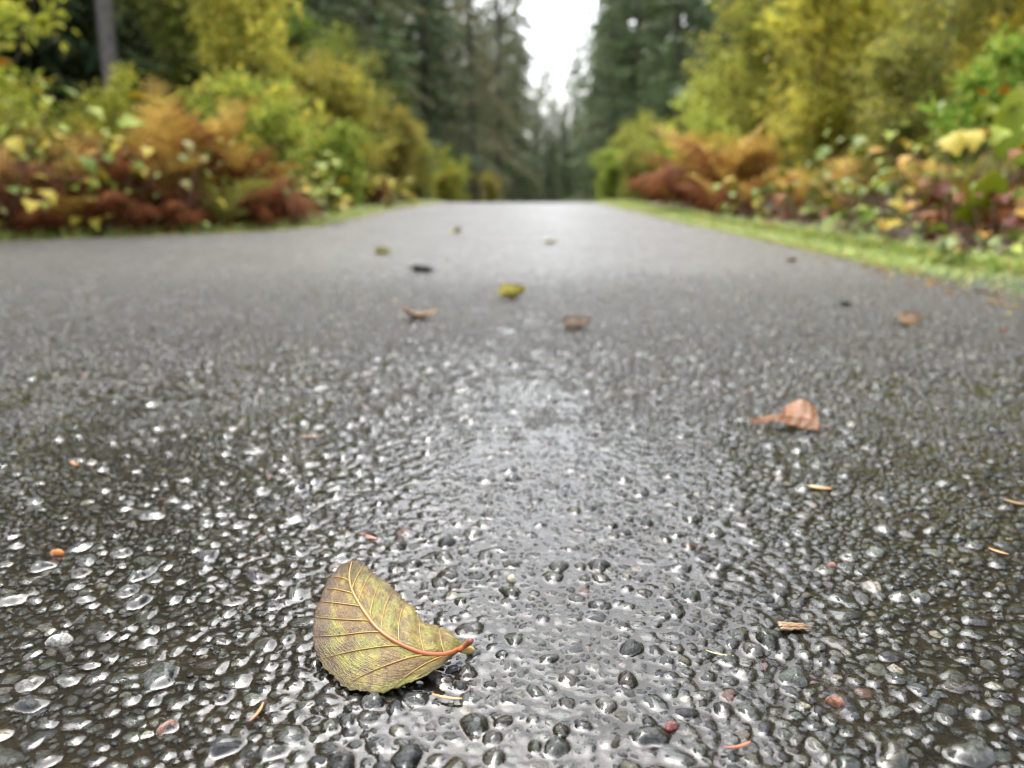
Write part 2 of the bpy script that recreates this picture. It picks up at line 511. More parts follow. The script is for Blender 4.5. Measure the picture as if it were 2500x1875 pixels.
cap = rs.uniform(1.15, 2.5, n_st)[:, None]
# a corner or two knocked off at random so that neighbours do not tile
kn_a = rs.uniform(0, 2 * math.pi, (n_st, 2)); kn_d = rs.uniform(.5, 1.5, (n_st, 2))
for q in range(2):
    c = np.cos(TH[None] - kn_a[:, q:q + 1])
    OUT = np.minimum(OUT, np.where(c > .3, kn_d[:, q:q + 1] / np.maximum(c, .3), 9))
OUT = np.clip(np.minimum(OUT, cap), .35, 2.0) * (1 + rs.uniform(0, .3, (n_st, 1)) * np.cos(2 * (TH[None] - rs.uniform(0, math.pi, (n_st, 1)))))
OUT = OUT * (1 + rs.normal(0, .09, OUT.shape))
OUT = .2 * np.roll(OUT, 1, 1) + .6 * OUT + .2 * np.roll(OUT, -1, 1)

hh = S[:, 2] * rs.uniform(.12, .68, n_st) + .0002
hh = np.minimum(hh, .0032) * (1 - .3 * sstep(.7, 1.5, S[:, 1]))
tlx = rs.normal(0, .34, n_st); tly = rs.normal(0, .34, n_st)
POW = 4.2

# raster of the stones' relief
for q in range(n_st):
    x, y, r = S[q]
    e = r * OUT[q].max() * 1.02 + RES
    i0, i1 = int((y - e - Y0) / RES), int((y + e - Y0) / RES) + 2
    j0, j1 = int((x - e - X0) / RES), int((x + e - X0) / RES) + 2
    if i0 < 0 or j0 < 0 or i1 >= H_ or j1 >= W_: continue
    yy = (np.arange(i0, i1) * RES + Y0 - y)[:, None] / r; xx = (np.arange(j0, j1) * RES + X0 - x)[None] / r
    rho = np.sqrt(xx * xx + yy * yy)
    th = ((np.arctan2(yy, xx) % (2 * math.pi)) * (NSEG / (2 * math.pi))).astype(int) % NSEG
    ro = rho / OUT[q][th]
    h = hh[q] * (1 - np.minimum(ro, 1) ** POW) * (1 + tlx[q] * xx + tly[q] * yy)
    w = hgt[i0:i1, j0:j1]
    np.maximum(w, h, out=w)

def blur(a, sig):
    k = int(3 * sig + .5); g = np.exp(-.5 * (np.arange(-k, k + 1) / sig) ** 2); g /= g.sum()
    for ax in (0, 1):
        o = np.zeros_like(a)
        for d, wgt in zip(range(-k, k + 1), g):
            o += np.roll(a, d, ax) * np.float32(wgt)
        a = o
    return a
soft = blur(hgt, 1.35)

def water_level(x, y):
    """standing water over the bitumen, deepest a little right of the middle"""
    n = fnoise(x * 6.0, y * 3.5, 21, 3) - .5
    mid = np.exp(-((x - .12 * y - .03) / (.13 + .25 * y)) ** 2)
    return -.0006 + .00035 * mid + .0022 * n

# water film
rows = [.15]
while rows[-1] < NEAR_END: rows.append(rows[-1] + .0011 * (rows[-1] / .25) ** 1.0)
rows = np.array(rows); ncol = 580
FX = np.linspace(-1, 1, ncol)[None] * (half_width(rows) * .985)[:, None]
FY = np.repeat(rows[:, None], ncol, 1)
def sample(a, x, y):
    u = np.clip((x - X0) / RES, 0, W_ - 2.001); v = np.clip((y - Y0) / RES, 0, H_ - 2.001)
    j = u.astype(int); i = v.astype(int); fu = u - j; fv = v - i
    return (a[i, j] * (1 - fu) + a[i, j + 1] * fu) * (1 - fv) + (a[i + 1, j] * (1 - fu) + a[i + 1, j + 1] * fu) * fv
draped = sample(soft, FX, FY)
lev = water_level(FX, FY)
midw = np.exp(-((FX - .12 * FY - .03) / (.08 + .22 * FY)) ** 2)
film_over = .00066 - .00062 * midw + .0012 * (fnoise(FX * 70, FY * 70, 77, 2) - .5)
a_ = draped * 1.0 + film_over
kk = .00035
FZ = kk * np.logaddexp(a_ / kk, lev / kk)
fade = path_far(FX, FY)
FZ = FZ - sstep(.22, 1.45, FY) * (.0004 + .0036 * fnoise(FX * 34, FY * 14, 91, 3)) * (1 - .55 * np.exp(-((FX - .05 * FY - .02) / (.10 + .20 * FY)) ** 2)) - .003 * sstep(.15, .95, fade)
ii = (np.arange(len(rows) - 1)[:, None] * ncol + np.arange(ncol - 1)[None]).ravel()
Q = np.stack([ii, ii + 1, ii + ncol + 1, ii + ncol], -1)
obj('water_film', make_mesh('water_film', np.stack([FX, FY, FZ], -1).reshape(-1, 3), [Q]), M['water'], kind='structure',
    label='thin film of rainwater lying between the stones of the asphalt', cat='water')

# stone colours
PAL = np.array([(.055, .062, .056), (.085, .098, .086), (.035, .040, .046), (.115, .122, .105), (.022, .025, .030), (.070, .062, .050), (.17, .175, .155), (.30, .28, .22), (.17, .085, .065), (.105, .10, .065)])
PW = np.array([.22, .22, .13, .14, .08, .09, .06, .02, .006, .025]); PW /= PW.sum()
pick = rs.choice(len(PAL), n_st, p=PW)
scol = PAL[pick] * .34 * rs.uniform(.75, 1.3, (n_st, 1)) * rs.uniform(.93, 1.07, (n_st, 3))

def stone_template(segs, rings, closed):
    T = [(0, 1 + k, 1 + (k + 1) % segs) for k in range(segs)]
    Q = []
    for q in range(len(rings)):
        a = 1 + q * segs; b = a + segs
        Q += [(a + k, b + k, b + (k + 1) % segs, a + (k + 1) % segs) for k in range(segs)]
    if closed:
        c = 1 + (len(rings) + 1) * segs; b = c - segs
        T += [(c, b + (k + 1) % segs, b + k) for k in range(segs)]
    return np.array(T), np.array(Q)

def stone_verts(outline, segs, rings, tx, ty, closed=False, rough=0.0, seed=0):
    """outlines (n, NSEG) -> vertices (n, v, 3), radius 1 and height 1"""
    th = np.linspace(0, 2 * math.pi, segs, endpoint=False)
    f = np.arange(segs) * NSEG / segs; i0 = f.astype(int); fr = f - i0
    r = outline[:, i0] * (1 - fr) + outline[:, (i0 + 1) % NSEG] * fr
    n = len(outline)
    V = [np.stack([np.zeros(n), np.zeros(n), np.ones(n)], 1)[:, None]]
    for g in rings:
        V.append(np.stack([np.cos(th) * r * g, np.sin(th) * r * g, np.full_like(r, 1 - g ** POW)], -1))
    V.append(np.stack([np.cos(th) * r * .97, np.sin(th) * r * .97, np.full_like(r, -.9)], -1))
    if closed: V.append(np.stack([np.zeros(n), np.zeros(n), -np.ones(n)], 1)[:, None])
    V = np.concatenate(V, 1)
    tl = 1 + tx[:, None] * V[..., 0] + ty[:, None] * V[..., 1]
    if rough: tl = tl + rough * (fnoise(V[..., 0] * 2.1 + np.arange(n)[:, None] * 7.3, V[..., 1] * 2.1 + 5, seed, 2) - .5)
    V[..., 2] = np.where(V[..., 2] > 0, V[..., 2] * tl, V[..., 2])
    return V

# which stones show largest: size over distance, inside the view
inview = (np.abs(S[:, 0]) < .665 * S[:, 1] + .02) & (S[:, 1] > .235)
dist2 = S[:, 0] ** 2 + S[:, 1] ** 2 + .04
show = np.where(inview, (S[:, 2] * OUT.mean(1)) ** 2 / dist2 * (.2 / np.sqrt(dist2)), 0)
order = np.argsort(-show)
single = np.zeros(n_st, bool); single[order[:300]] = True

RINGS = (.4, .68, .88, .96, 1.0)
T, Q = stone_template(14, RINGS, True)
VV = stone_verts(OUT[order[:300]], 14, RINGS, tlx[order[:300]], tly[order[:300]], True, 1.6, 5)
for k, q in enumerate(order[:300]):
    me = make_mesh('stone', VV[k] * np.array([S[q, 2], S[q, 2], hh[q]]), [T, Q], np.ones(3))
    me.materials.append(M['stone'])
    o = bpy.data.objects.new('stone', me)
    COL.objects.link(o); o.parent = path
    o.location = (S[q, 0], S[q, 1], 0)
    o.color = (*scol[q], 1)

# the other stones, joined: fine near the camera, coarse further off
mb = MB()
rest = np.nonzero(~single)[0]
for lo, hi, segs, rings in ((0, .5, 9, (.55, .85, .97)), (.5, .95, 7, (.78, .98)), (.95, 9, 6, (.85,))):
    idx = rest[(S[rest, 1] >= lo) & (S[rest, 1] < hi)]
    T, Q = stone_template(segs, rings, False)
    V = stone_verts(OUT[idx], segs, rings, tlx[idx], tly[idx], False, 1.4, 9)
    nv = V.shape[1]
    V = V * np.stack([S[idx, 2], S[idx, 2], hh[idx]], 1)[:, None] + np.stack([S[idx, 0], S[idx, 1], 0 * idx], 1)[:, None]
    off = (np.arange(len(idx)) * nv)[:, None, None]
    mb.add(V.reshape(-1, 3), (T[None] + off).reshape(-1, 3), (Q[None] + off).reshape(-1, 4), np.repeat(scol[idx], nv, 0))
obj('aggregate', mb.mesh('aggregate'), M['stone'], parent=path, kind='stuff')

def film_top(x, y):
    """height of stones and water where a thing lies"""
    x = np.array([x]); y = np.array([y])
    return float(max(sample(hgt, x, y)[0], 0)) if abs(x[0]) < 1.5 and .14 < y[0] < NEAR_END else 0.0

# ------------------------------------------------------------------ the alder leaf in front
NEAR = np.array([(-25.9, 287.5, 6.5), (-29.9, 280.2, 6.8), (-37.6, 273.9, 6.0), (-46.1, 270.1, 4.5), (-54.7, 267.8, 3.2), (-61.9, 270.1, 3.0), (-69.2, 273.5, 3.0), (-75.5, 280.9, 3.6), (-80.8, 286.0, 5.0), (-84.8, 292.0, 8.5), (-87.1, 300.3, 13.0), (-87.6, 309.1, 17.0), (-86.6, 316.2, 19.5), (-85.0, 327.4, 22.5), (-80.9, 333.0, 25.5), (-76.3, 335.0, 27.0)]) / 1000
MID = np.array([(-21.6, 294.3, 6.0), (-29.4, 285.7, 8.5), (-36.1, 283.3, 10.5), (-44.0, 284.2, 13.0), (-51.4, 287.0, 15.5), (-56.6, 290.7, 17.2), (-63.2, 299.0, 19.2), (-68.3, 306.5, 21.2), (-73.1, 315.5, 23.2), (-75.7, 324.7, 25.0), (-76.3, 335.0, 27.0)]) / 1000
FAR = np.array([(-21.1, 295.2, 8.0), (-25.6, 298.0, 10.0), (-30.7, 302.1, 11.5), (-38.1, 302.4, 13.5), (-45.0, 310.7, 16.5), (-52.5, 318.2, 19.0), (-59.2, 325.6, 20.5), (-65.1, 329.9, 22.2), (-70.7, 335.4, 24.0), (-75.1, 336.6, 26.2), (-76.3, 335.0, 27.0)]) / 1000
LEAF_O = np.array([-.058, .288, .0])

def resample(P, n, smooth=2):
    d = np.concatenate([[0], np.cumsum(np.linalg.norm(np.diff(P, axis=0), axis=1))]); d /= d[-1]
    t = np.linspace(0, 1, n)
    # Catmull-Rom through the points
    out = np.empty((n, 3))
    m = np.gradient(P, d, axis=0)
    k = np.clip(np.searchsorted(d, t) - 1, 0, len(P) - 2)
    h = d[k + 1] - d[k]; u = (t - d[k]) / h
    h00 = 2 * u ** 3 - 3 * u ** 2 + 1; h10 = u ** 3 - 2 * u ** 2 + u; h01 = -2 * u ** 3 + 3 * u ** 2; h11 = u ** 3 - u ** 2
    out = h00[:, None] * P[k] + (h10 * h)[:, None] * m[k] + h01[:, None] * P[k + 1] + (h11 * h)[:, None] * m[k + 1]
    return out

ns_, nt_ = 260, 26
cn, cm, cf = resample(NEAR, ns_), resample(MID, ns_), resample(FAR, ns_)
sv = np.linspace(0, 1, ns_)
VEIN_N = [(.0, .02), (.09, .235), (.2, .40), (.32, .555), (.44, .64), (.53, .715), (.64, .78), (.74, .84), (.84, .90), (1.0, 1.0)]
VEIN_F = [(.0, .02), (.11, .19), (.21, .31), (.33, .47), (.44, .60), (.54, .73), (.67, .82), (.77, .92), (1.0, 1.0)]

def leaf_point(side, s, t, bulge=.0022):
    """s along the midrib, t 0..1 from midrib to edge; arrays"""
    e = cn if side < 0 else cf
    f = s * (ns_ - 1); i = np.clip(f.astype(int), 0, ns_ - 2); u = (f - i)[..., None]
    pm = cm[i] * (1 - u) + cm[i + 1] * u
    pe = e[i] * (1 - u) + e[i + 1] * u
    P = pm + (pe - pm) * t[..., None]
    P[..., 2] += bulge * 4 * t * (1 - t) * np.sin(np.pi * np.clip(s, 0, 1)) ** .6
    return P

def kappa(veins, s, t):
    k = np.zeros_like(s)
    a = np.array([v[0] for v in veins]); b = np.array([v[1] for v in veins])
    pos = a[None] + (b - a)[None] * (t.ravel()[:, None] ** .9)
    out = np.empty(s.size)
    sr = s.ravel()
    for q in range(s.size):
        out[q] = np.interp(sr[q], pos[q], np.arange(len(veins)))
    return out.reshape(s.shape)

leaf = obj('fallen_leaf', None, loc=tuple(LEAF_O), label='large yellow-green alder leaf with brown edges and orange midrib, lying closest to camera', cat='leaf', group='fallen leaves on the wet path')
grid = []; lvs = []; cols = []
for side in (-1, 1):
    s2, t2 = np.meshgrid(sv, np.linspace(0, 1, nt_), indexing='ij')
    P = leaf_point(side, s2, t2)
    kp = kappa(VEIN_N if side < 0 else VEIN_F, s2, t2)
    du = np.gradient(P, axis=0); dv = np.gradient(P, axis=1)
    nrm = unit(np.cross(du, dv)); nrm = np.where(nrm[..., 2:3] < 0, -nrm, nrm)
    taper = sstep(0, .12, t2) * (1 - .3 * t2)
    q_ = np.sin(np.pi * (kp % 1)) ** 2
    amp = (.0009 if side > 0 else .0006) * sstep(0, .1, s2) * (1 - sstep(.88, 1, s2))
    P = P + nrm * (amp * taper * q_ + .00018 * (fnoise(s2 * 60, t2 * 24, 8 + side, 2) - .5) * taper)[..., None]
    # doubly toothed margin
    ed = sstep(.80, 1, t2)
    saw = (np.abs(((kp * 4.3) % 1) - .35) * 1.5 + .6 * np.abs(((kp * 1.0 + .15) % 1) - .5)) - .55
    out_ = unit(P[:, -1] - P[:, -3])[:, None]
    P = P + out_ * (ed * saw * (.0010 if side < 0 else .0020) * sstep(.02, .12, s2))[..., None]
    P[..., 2] += ed * (fnoise(s2 * 22, t2 * 0 + side, 33, 2) - .5) * .0016 * sstep(.02, .15, s2)
    # pigment: yellow-green blade, brown towards the margin and in blotches
    n1 = fnoise(s2 * 7 + side * 3, t2 * 3.0, 50 + side, 4)
    n2 = fnoise(s2 * 22 + side * 5, t2 * 9, 60 + side, 3)
    green = np.array([.20, .185, .028]); yel = np.array([.32, .235, .04]); brn = np.array([.085, .042, .018]); pur = np.array([.13, .070, .022])
    c = green + (yel - green) * sstep(.3, .7, n1)[..., None]
    blot = sstep(.44, .60, n1 * .5 + n2 * .5 + .05 * (side < 0)) * .85
    c = c + (pur - c) * blot[..., None]
    mg = sstep(.60, 1.0, t2 + (n2 - .5) * .6 + (.2 if side < 0 else .04) * sstep(.45, .7, s2)) * (.9 if side < 0 else .75) * sstep(.15, .5, s2)
    c = c + (brn - c) * mg[..., None]
    tipm = sstep(.76, .92, s2 + (n2 - .5) * .2) * .8
    c = c + (np.array([.07, .04, .012]) - c) * tipm[..., None]
    sp = fnoise(s2 * 70 + 7, t2 * 34 + side * 9, 71, 2)
    c = c * (1 - .8 * sstep(.80, .88, sp))[..., None]
    grid.append(P); cols.append(c); lvs.append(np.stack([kp, t2, s2], -1))
Vt = np.concatenate([grid[0].reshape(-1, 3), grid[1].reshape(-1, 3)]) - LEAF_O
Vb = Vt - np.array([0, .0001, .00028])
ii = (np.arange(ns_ - 1)[:, None] * nt_ + np.arange(nt_ - 1)[None]).ravel()
Qa = np.stack([ii, ii + 1, ii + nt_ + 1, ii + nt_], -1)
n1_ = ns_ * nt_
Qall = [Qa[:, ::-1], Qa + n1_]
nv_ = len(Vt)
Qall += [Qa + nv_, (Qa + n1_ + nv_)[:, ::-1]]
eg = np.arange(ns_ - 1) * nt_ + nt_ - 1
for o_ in (0, n1_):
    Qall.append(np.stack([eg + o_, eg + o_ + nt_, eg + o_ + nt_ + nv_, eg + o_ + nv_], -1))
Cc = np.concatenate([cols[0].reshape(-1, 3), cols[1].reshape(-1, 3)]); LV = np.concatenate([lvs[0].reshape(-1, 3), lvs[1].reshape(-1, 3)])
obj('blade', make_mesh('leaf_blade', np.concatenate([Vt, Vb]), Qall, np.concatenate([Cc, Cc * .8]), extra={'lv': np.concatenate([LV, LV])}), M['dead_leaf'], parent=leaf)
# midrib and petiole
mr_s = np.linspace(0, .985, 60)
mp = leaf_point(-1, mr_s, np.zeros(60)) + np.array([0, -.0001, .0004])
rad = .0009 * (1 - mr_s) ** .8 + .00024
cm_ = np.array([.26, .065, .012]) + (np.array([.30, .17, .03]) - np.array([.26, .065, .012])) * sstep(.25, .85, mr_s)[:, None]
V, T, Q = tube(mp - LEAF_O, rad, 8)
obj('midrib', make_mesh('midrib', V, [T, Q], np.repeat(cm_, 8, 0)), M['vein'], parent=leaf)
pet = np.array([mp[1], (-.0224, .2905, .0082), (-.0205, .2908, .0095), (-.0186, .2896, .0118), (-.0170, .2886, .0140)])
pet = resample(pet, 16)
V, T, Q = tube(pet - LEAF_O, np.interp(np.linspace(0, 1, 16), [0, .5, .9, 1], [.0011, .00125, .0014, .0010]), 8)
obj('petiole', make_mesh('petiole', V, [T, Q], np.linspace(0, 1, 16).repeat(8)[:, None] * (np.array([.16, .035, .02]) - np.array([.38, .12, .03])) + np.array([.38, .12, .03])), M['vein'], parent=leaf)
stip = resample(np.array([(-.0225, .2915, .0062), (-.0195, .292, .0066), (-.0172, .2905, .0078), (-.0165, .2885, .0095)]), 8)
V, T, Q = tube(stip - LEAF_O, np.array([.0004, .001, .0014, .0016, .0017, .0015, .001, .0004]), 6)
obj('bud', make_mesh('bud', V, [T, Q], np.array([.32, .24, .08])), M['vein'], parent=leaf)
for side, veins in ((-1, VEIN_N), (1, VEIN_F)):
    for (a, b) in veins[1:-1]:
        t = np.linspace(0, .97, 26)
        s_ = a + (b - a) * t ** .9
        P = leaf_point(side, s_, t) + np.array([0, -.00015, .00022])
        r = np.interp(t, [0, .6, 1], [.00030, .00022, .0001])
        V, T, Q = tube(P - LEAF_O, r, 6)
        cc = np.array([.32, .18, .028]) + (np.array([.22, .13, .03]) - np.array([.32, .18, .028])) * t.repeat(6)[:, None]
        obj('side_vein', make_mesh('side_vein', V, [T, Q], cc), M['vein'], parent=leaf)

# ------------------------------------------------------------------ other fallen leaves
def leaf_mesh(L, Wd, fold, arch, curl, twist, c1, c2, seed, n=40, m=10, teeth=9, asym=0.0):
    """ovate leaf along +x, centre at origin. fold: angle of the halves (up positive), arch: bend along length, curl: edges"""
    s, t = np.meshgrid(np.linspace(0, 1, n), np.linspace(-1, 1, 2 * m + 1), indexing='ij')
    w = Wd * .5 * (np.sin(np.pi * s ** .8) ** .75) * (1 - .12 * s)
    w = w * (1 + .06 * np.abs(((s * teeth) % 1) - .5) * (np.abs(t) > .9))
    # along: arc
    ang = arch * (s - .5)
    x = np.where(abs(arch) > 1e-3, np.sin(ang) / (arch if abs(arch) > 1e-3 else 1), s - .5) * L
    z0 = np.where(abs(arch) > 1e-3, (np.cos(ang) - 1) / (arch if abs(arch) > 1e-3 else 1), 0) * L
    a = np.abs(t)
    fa = fold + asym * np.sign(t) + curl * a + .35 * (vnoise(s * 3 + seed, t * 1.5 + 3, seed) - .5)
    y = np.sign(t) * a * w * np.cos(fa)
    z = z0 + a * w * np.sin(fa) + .006 * L / .06 * (fnoise(s * 4, t * 2 + 5, seed + 3, 2) - .5)
    z = z + (.35 * np.sin(np.pi * ((s * 8 - a * 1.6) % 1)) ** 2) * .0014
    tw = twist * (s - .5)
    y, z = y * np.cos(tw) - z * np.sin(tw), y * np.sin(tw) + z * np.cos(tw)
    P = np.stack([x, y, z], -1)
    n1 = fnoise(s * 6 + seed, t * 3, seed + 5, 3)
    c = np.array(c1) + (np.array(c2) - np.array(c1)) * sstep(.35, .65, n1 + .15 * a)[..., None]
    zmin = P[..., 2].min()
    P[..., 2] -= zmin
    return P, c, np.stack([s * 8 - a * 1.6, a, s], -1), zmin

def fallen(label, x, y, rz, L, Wd, fold, arch, curl, twist, c1, c2, seed, tilt=(0, 0), petiole=.35, lift=0.0, asym=0.0):
    P, c, lv, _ = leaf_mesh(L, Wd, fold, arch, curl, twist, c1, c2, seed, asym=asym)
    n, k = P.shape[:2]
    th = .0003
    ii = (np.arange(n - 1)[:, None] * k + np.arange(k - 1)[None]).ravel()
    Qa = np.stack([ii, ii + 1, ii + k + 1, ii + k], -1)
    Vt = P.reshape(-1, 3); nv = len(Vt)
    Qs = [Qa, (Qa + nv)[:, ::-1]]
    rim = np.concatenate([np.arange(n) * k, (n - 1) * k + np.arange(1, k), (np.arange(n - 1)[::-1]) * k + k - 1, np.arange(1, k - 1)[::-1]])
    r2 = np.roll(rim, -1)
    Qs.append(np.stack([rim, rim + nv, r2 + nv, r2], -1))
    root = obj('fallen_leaf', None, loc=(x, y, max(film_top(x, y), .0015) * .7 + .0005 + lift), rot=(tilt[0], tilt[1], rz), label=label, cat='leaf', group='fallen leaves on the wet path')
    C_ = c.reshape(-1, 3)
    obj('blade', make_mesh('leaf_blade', np.concatenate([Vt, Vt - np.array([0, 0, th])]), Qs, np.concatenate([C_, C_]), extra={'lv': np.concatenate([lv.reshape(-1, 3)] * 2)}), M['dead_leaf'], parent=root)
    mid = P[:, k // 2] + np.array([0, 0, .0003])
    st = mid[0] - unit(mid[1] - mid[0]) * L * petiole + np.array([0, .004, .002])
    mid = np.concatenate([[st, (st + mid[0]) / 2 + np.array([0, -.001, .001])], mid])
    V, T, Q = tube(mid, np.interp(np.linspace(0, 1, len(mid)), [0, .3, 1], [.0007, .0008, .0003]), 6)
    obj('midrib', make_mesh('midrib', V, [T, Q], np.array(c1) * .7), M['vein'], parent=root)
    return root

# the crumpled one on the right: three rails from its left tip to its right end
ON = np.array( [(203.8, 628.5, 3.0), (212.6, 625.3, 4.0), (222.4, 618.6, 9.0), (233.7, 616.7, 6.0), (246.5, 615.9, 3.0), (256.2, 615.0, 1.5)] ) / 1000
OM = np.array( [(203.5, 630.4, 5.0), (213.5, 629.1, 6.5), (224.4, 625.1, 11.0), (239.2, 632.9, 9.0), (252.2, 632.9, 9.0), (260.0, 622.2, 5.0)] ) / 1000
OF = np.array( [(204.1, 631.4, 6.5), (212.8, 632.5, 8.0), (227.1, 633.1, 11.5), (243.7, 651.2, 14.0), (256.7, 654.3, 18.0), (267.2, 649.5, 10.0)] ) / 1000
OO = np.array([.230, .628, 0])
on, om, of = resample(ON, 60), resample(OM, 60), resample(OF, 60)
s2, t2 = np.meshgrid(np.linspace(0, 1, 60), np.linspace(0, 1, 31), indexing='ij')
w0 = (1 - t2) * (1 - 2 * t2); w1 = 4 * t2 * (1 - t2); w2 = t2 * (2 * t2 - 1)
P = w0[..., None] * on[:, None] + w1[..., None] * om[:, None] + w2[..., None] * of[:, None]
P[..., 2] += .0016 * (fnoise(s2 * 6, t2 * 4, 81, 3) - .5) + .0007 * np.sin(np.pi * ((s2 * 7 - t2) % 1)) ** 2
P[..., 1] += .0016 * (fnoise(s2 * 14 + 4, np.round(t2), 83, 2) - .5) * (np.abs(t2 - .5) * 2) ** 3
n1 = fnoise(s2 * 5, t2 * 4, 85, 4)
c = np.array([.13, .045, .004]) + (np.array([.25, .095, .018]) - np.array([.13, .045, .004])) * sstep(.35, .8, n1 + .35 * (t2 - .5))[..., None]
c = c * (1 - .6 * sstep(.68, .8, fnoise(s2 * 16, t2 * 12, 87, 2)))[..., None]
ii = (np.arange(59)[:, None] * 31 + np.arange(30)[None]).ravel()
Qa = np.stack([ii, ii + 31, ii + 32, ii + 1], -1)
Vt = P.reshape(-1, 3) - OO; nv = len(Vt)
rim = np.concatenate([np.arange(60) * 31, 59 * 31 + np.arange(1, 31), np.arange(59)[::-1] * 31 + 30, np.arange(1, 30)[::-1]]); r2 = np.roll(rim, -1)
oleaf = obj('fallen_leaf', None, loc=tuple(OO), label='crumpled orange-brown leaf on the right, second closest to the camera', cat='leaf', group='fallen leaves on the wet path')
lv = np.stack([s2 * 7 - t2, t2, s2], -1).reshape(-1, 3)
obj('blade', make_mesh('leaf_blade', np.concatenate([Vt, Vt - np.array([0, 0, .0003])]), [Qa, (Qa + nv)[:, ::-1], np.stack([rim, r2, r2 + nv, rim + nv], -1)], np.concatenate([c.reshape(-1, 3)] * 2), extra={'lv': np.concatenate([lv, lv])}), M['dead_leaf'], parent=oleaf)
V, T, Q = tube(P[:, 12] - OO + np.array([0, -.0003, .0003]), np.linspace(.0003, .0007, 60), 6)
obj('midrib', make_mesh('midrib', V, [T, Q], np.array([.20, .08, .02])), M['vein'], parent=oleaf)
V, T, Q = tube(P[-1, 12] - OO + np.linspace(0, 1, 8)[:, None] * np.array([.010, .004, -.003]), .0006, 6)
obj('petiole', make_mesh('petiole', V, [T, Q], np.array([.20, .08, .03])), M['vein'], parent=oleaf)
fallen('small dark brown peaked leaf near the middle of the path', .0945, 1.10, R(5), .046, .044, -.85, 1.0, -.1, 0, (.055, .026, .004), (.11, .05, .008), 8, (R(4), 0))
fallen('boat-shaped tan leaf curled up at both ends, left of the middle', -.142, 1.185, R(4), .062, .035, .25, -1.7, .2, .2, (.34, .20, .09), (.46, .29, .15), 12)
fallen('yellow-olive leaf with one upturned bright end, mid path', .0038, 1.415, R(10), .060, .055, .6, -1.8, .4, .8, (.30, .23, .02), (.58, .50, .08), 15, (R(-18), R(-10)))
fallen('tan-brown tented leaf alone near the right edge of the path', .5927, 1.14, R(12), .052, .042, -.7, 1.1, -.1, .4, (.13, .065, .015), (.21, .11, .03), 19, (R(8), R(5)))
fallen('pale yellow leaf farther up the path on the left', -.39, 2.37, R(-20), .06, .06, .5, -.7, .3, .2, (.52, .48, .12), (.62, .58, .24), 23, (R(-12), R(-14)))
fallen('blackish curled leaf on the path left of the yellow ones', -.2136, 1.845, R(8), .058, .04, .3, -.8, .6, .3, (.02, .018, .016), (.045, .04, .03), 27)
fallen('faint yellow leaf, highest one on the path before the crest', -.2431, 3.46, R(60), .06, .06, .5, -.4, .3, .3, (.34, .32, .10), (.46, .42, .16), 31, (R(-20), 0))
fallen('faint straw-coloured flat leaf far up the middle of the path', .1404, 2.83, R(30), .062, .055, .2, -.3, .2, .2, (.40, .38, .22), (.50, .46, .28), 35)
fallen('small reddish-brown leaf scrap near the grass on the right', .7647, 2.12, R(40), .04, .03, .4, -.5, .3, .2, (.20, .10, .05), (.26, .15, .08), 39)
fallen('tiny black leaf crumb right of centre, below the right verge', .5732, 1.312, R(10), .024, .018, .4, -.6, .4, .2, (.02, .02, .02), (.04, .035, .03), 43)

# ------------------------------------------------------------------ needles, chips and pebbles lying on the path
def needle(label, x, y, rz, L, w, c1, c2, bend=.15, tilt=0.0, z=None, name='conifer_needle', cat='needle'):
    u = np.linspace(0, 1, 12)
    P = np.stack([(u - .5) * L, bend * L * (u - .5) ** 2 * 2, .0006 + bend * L * .3 * (u - .5) ** 2], 1)
    V, T, Q = tube(P, w * .5 * np.clip(np.sin(np.pi * np.clip(u, .04, .97)), .25, 1) ** .5, 6)
    V[:, 2] = (V[:, 2] - .0006) * .6 + .0006
    cc = np.array(c1) + (np.array(c2) - np.array(c1)) * u.repeat(6)[:, None]
    zz = z if z is not None else max(film_top(x, y), .0016)
    return obj(name, make_mesh(name, V, [T, Q], cc), M['vein'], loc=(x, y, zz), rot=(0, tilt, rz), label=label, cat=cat, group='dead conifer needles on the asphalt')

needle('orange needle lying just below the base of the big alder leaf', -.0262, .2665, R(-14), .0125, .0016, (.45, .17, .05), (.42, .24, .08))
needle('orange needle pointing away from the camera, left of and below the big alder leaf', -.0986, .2579, R(80), .011, .0014, (.42, .14, .06), (.46, .2, .08))
needle('coral-red needle just beyond the tip of the big alder leaf', -.0824, .4117, R(-35), .009, .0022, (.42, .10, .06), (.45, .16, .10))
needle('dark red and orange needle at the bottom edge, right of centre', .0823, .2388, R(14), .0115, .0017, (.12, .025, .02), (.42, .13, .04), .2)
needle('thin yellow-green needle lying right of the bottom middle', .0905, .296, R(-22), .012, .0010, (.36, .36, .12), (.42, .38, .16))
needle('tan needle on the left, well beyond the big alder leaf', -.1657, .5979, R(6), .017, .0016, (.40, .22, .14), (.42, .25, .14))
needle('pale orange bud scale on the right below the folded brown leaf', .2085, .4877, R(-22), .015, .0040, (.36, .25, .12), (.34, .19, .06), .1)
needle('orange twig piece at the right margin of the path surface', .3257, .4621, R(-40), .015, .0016, (.32, .18, .06), (.34, .20, .08))
needle('short orange needle near the right margin, lower right quarter', .272, .3936, R(-50), .010, .0016, (.48, .22, .07), (.48, .26, .10))
needle('short wine-red needle lying between stones, lower right', .129 - .022, .287, R(95), .006, .0012, (.06, .01, .015), (.10, .02, .03))
needle('thin orange-red needle near the left margin beyond the pebble', -.3236, .5351, R(-40), .012, .0026, (.40, .16, .05), (.42, .2, .08))

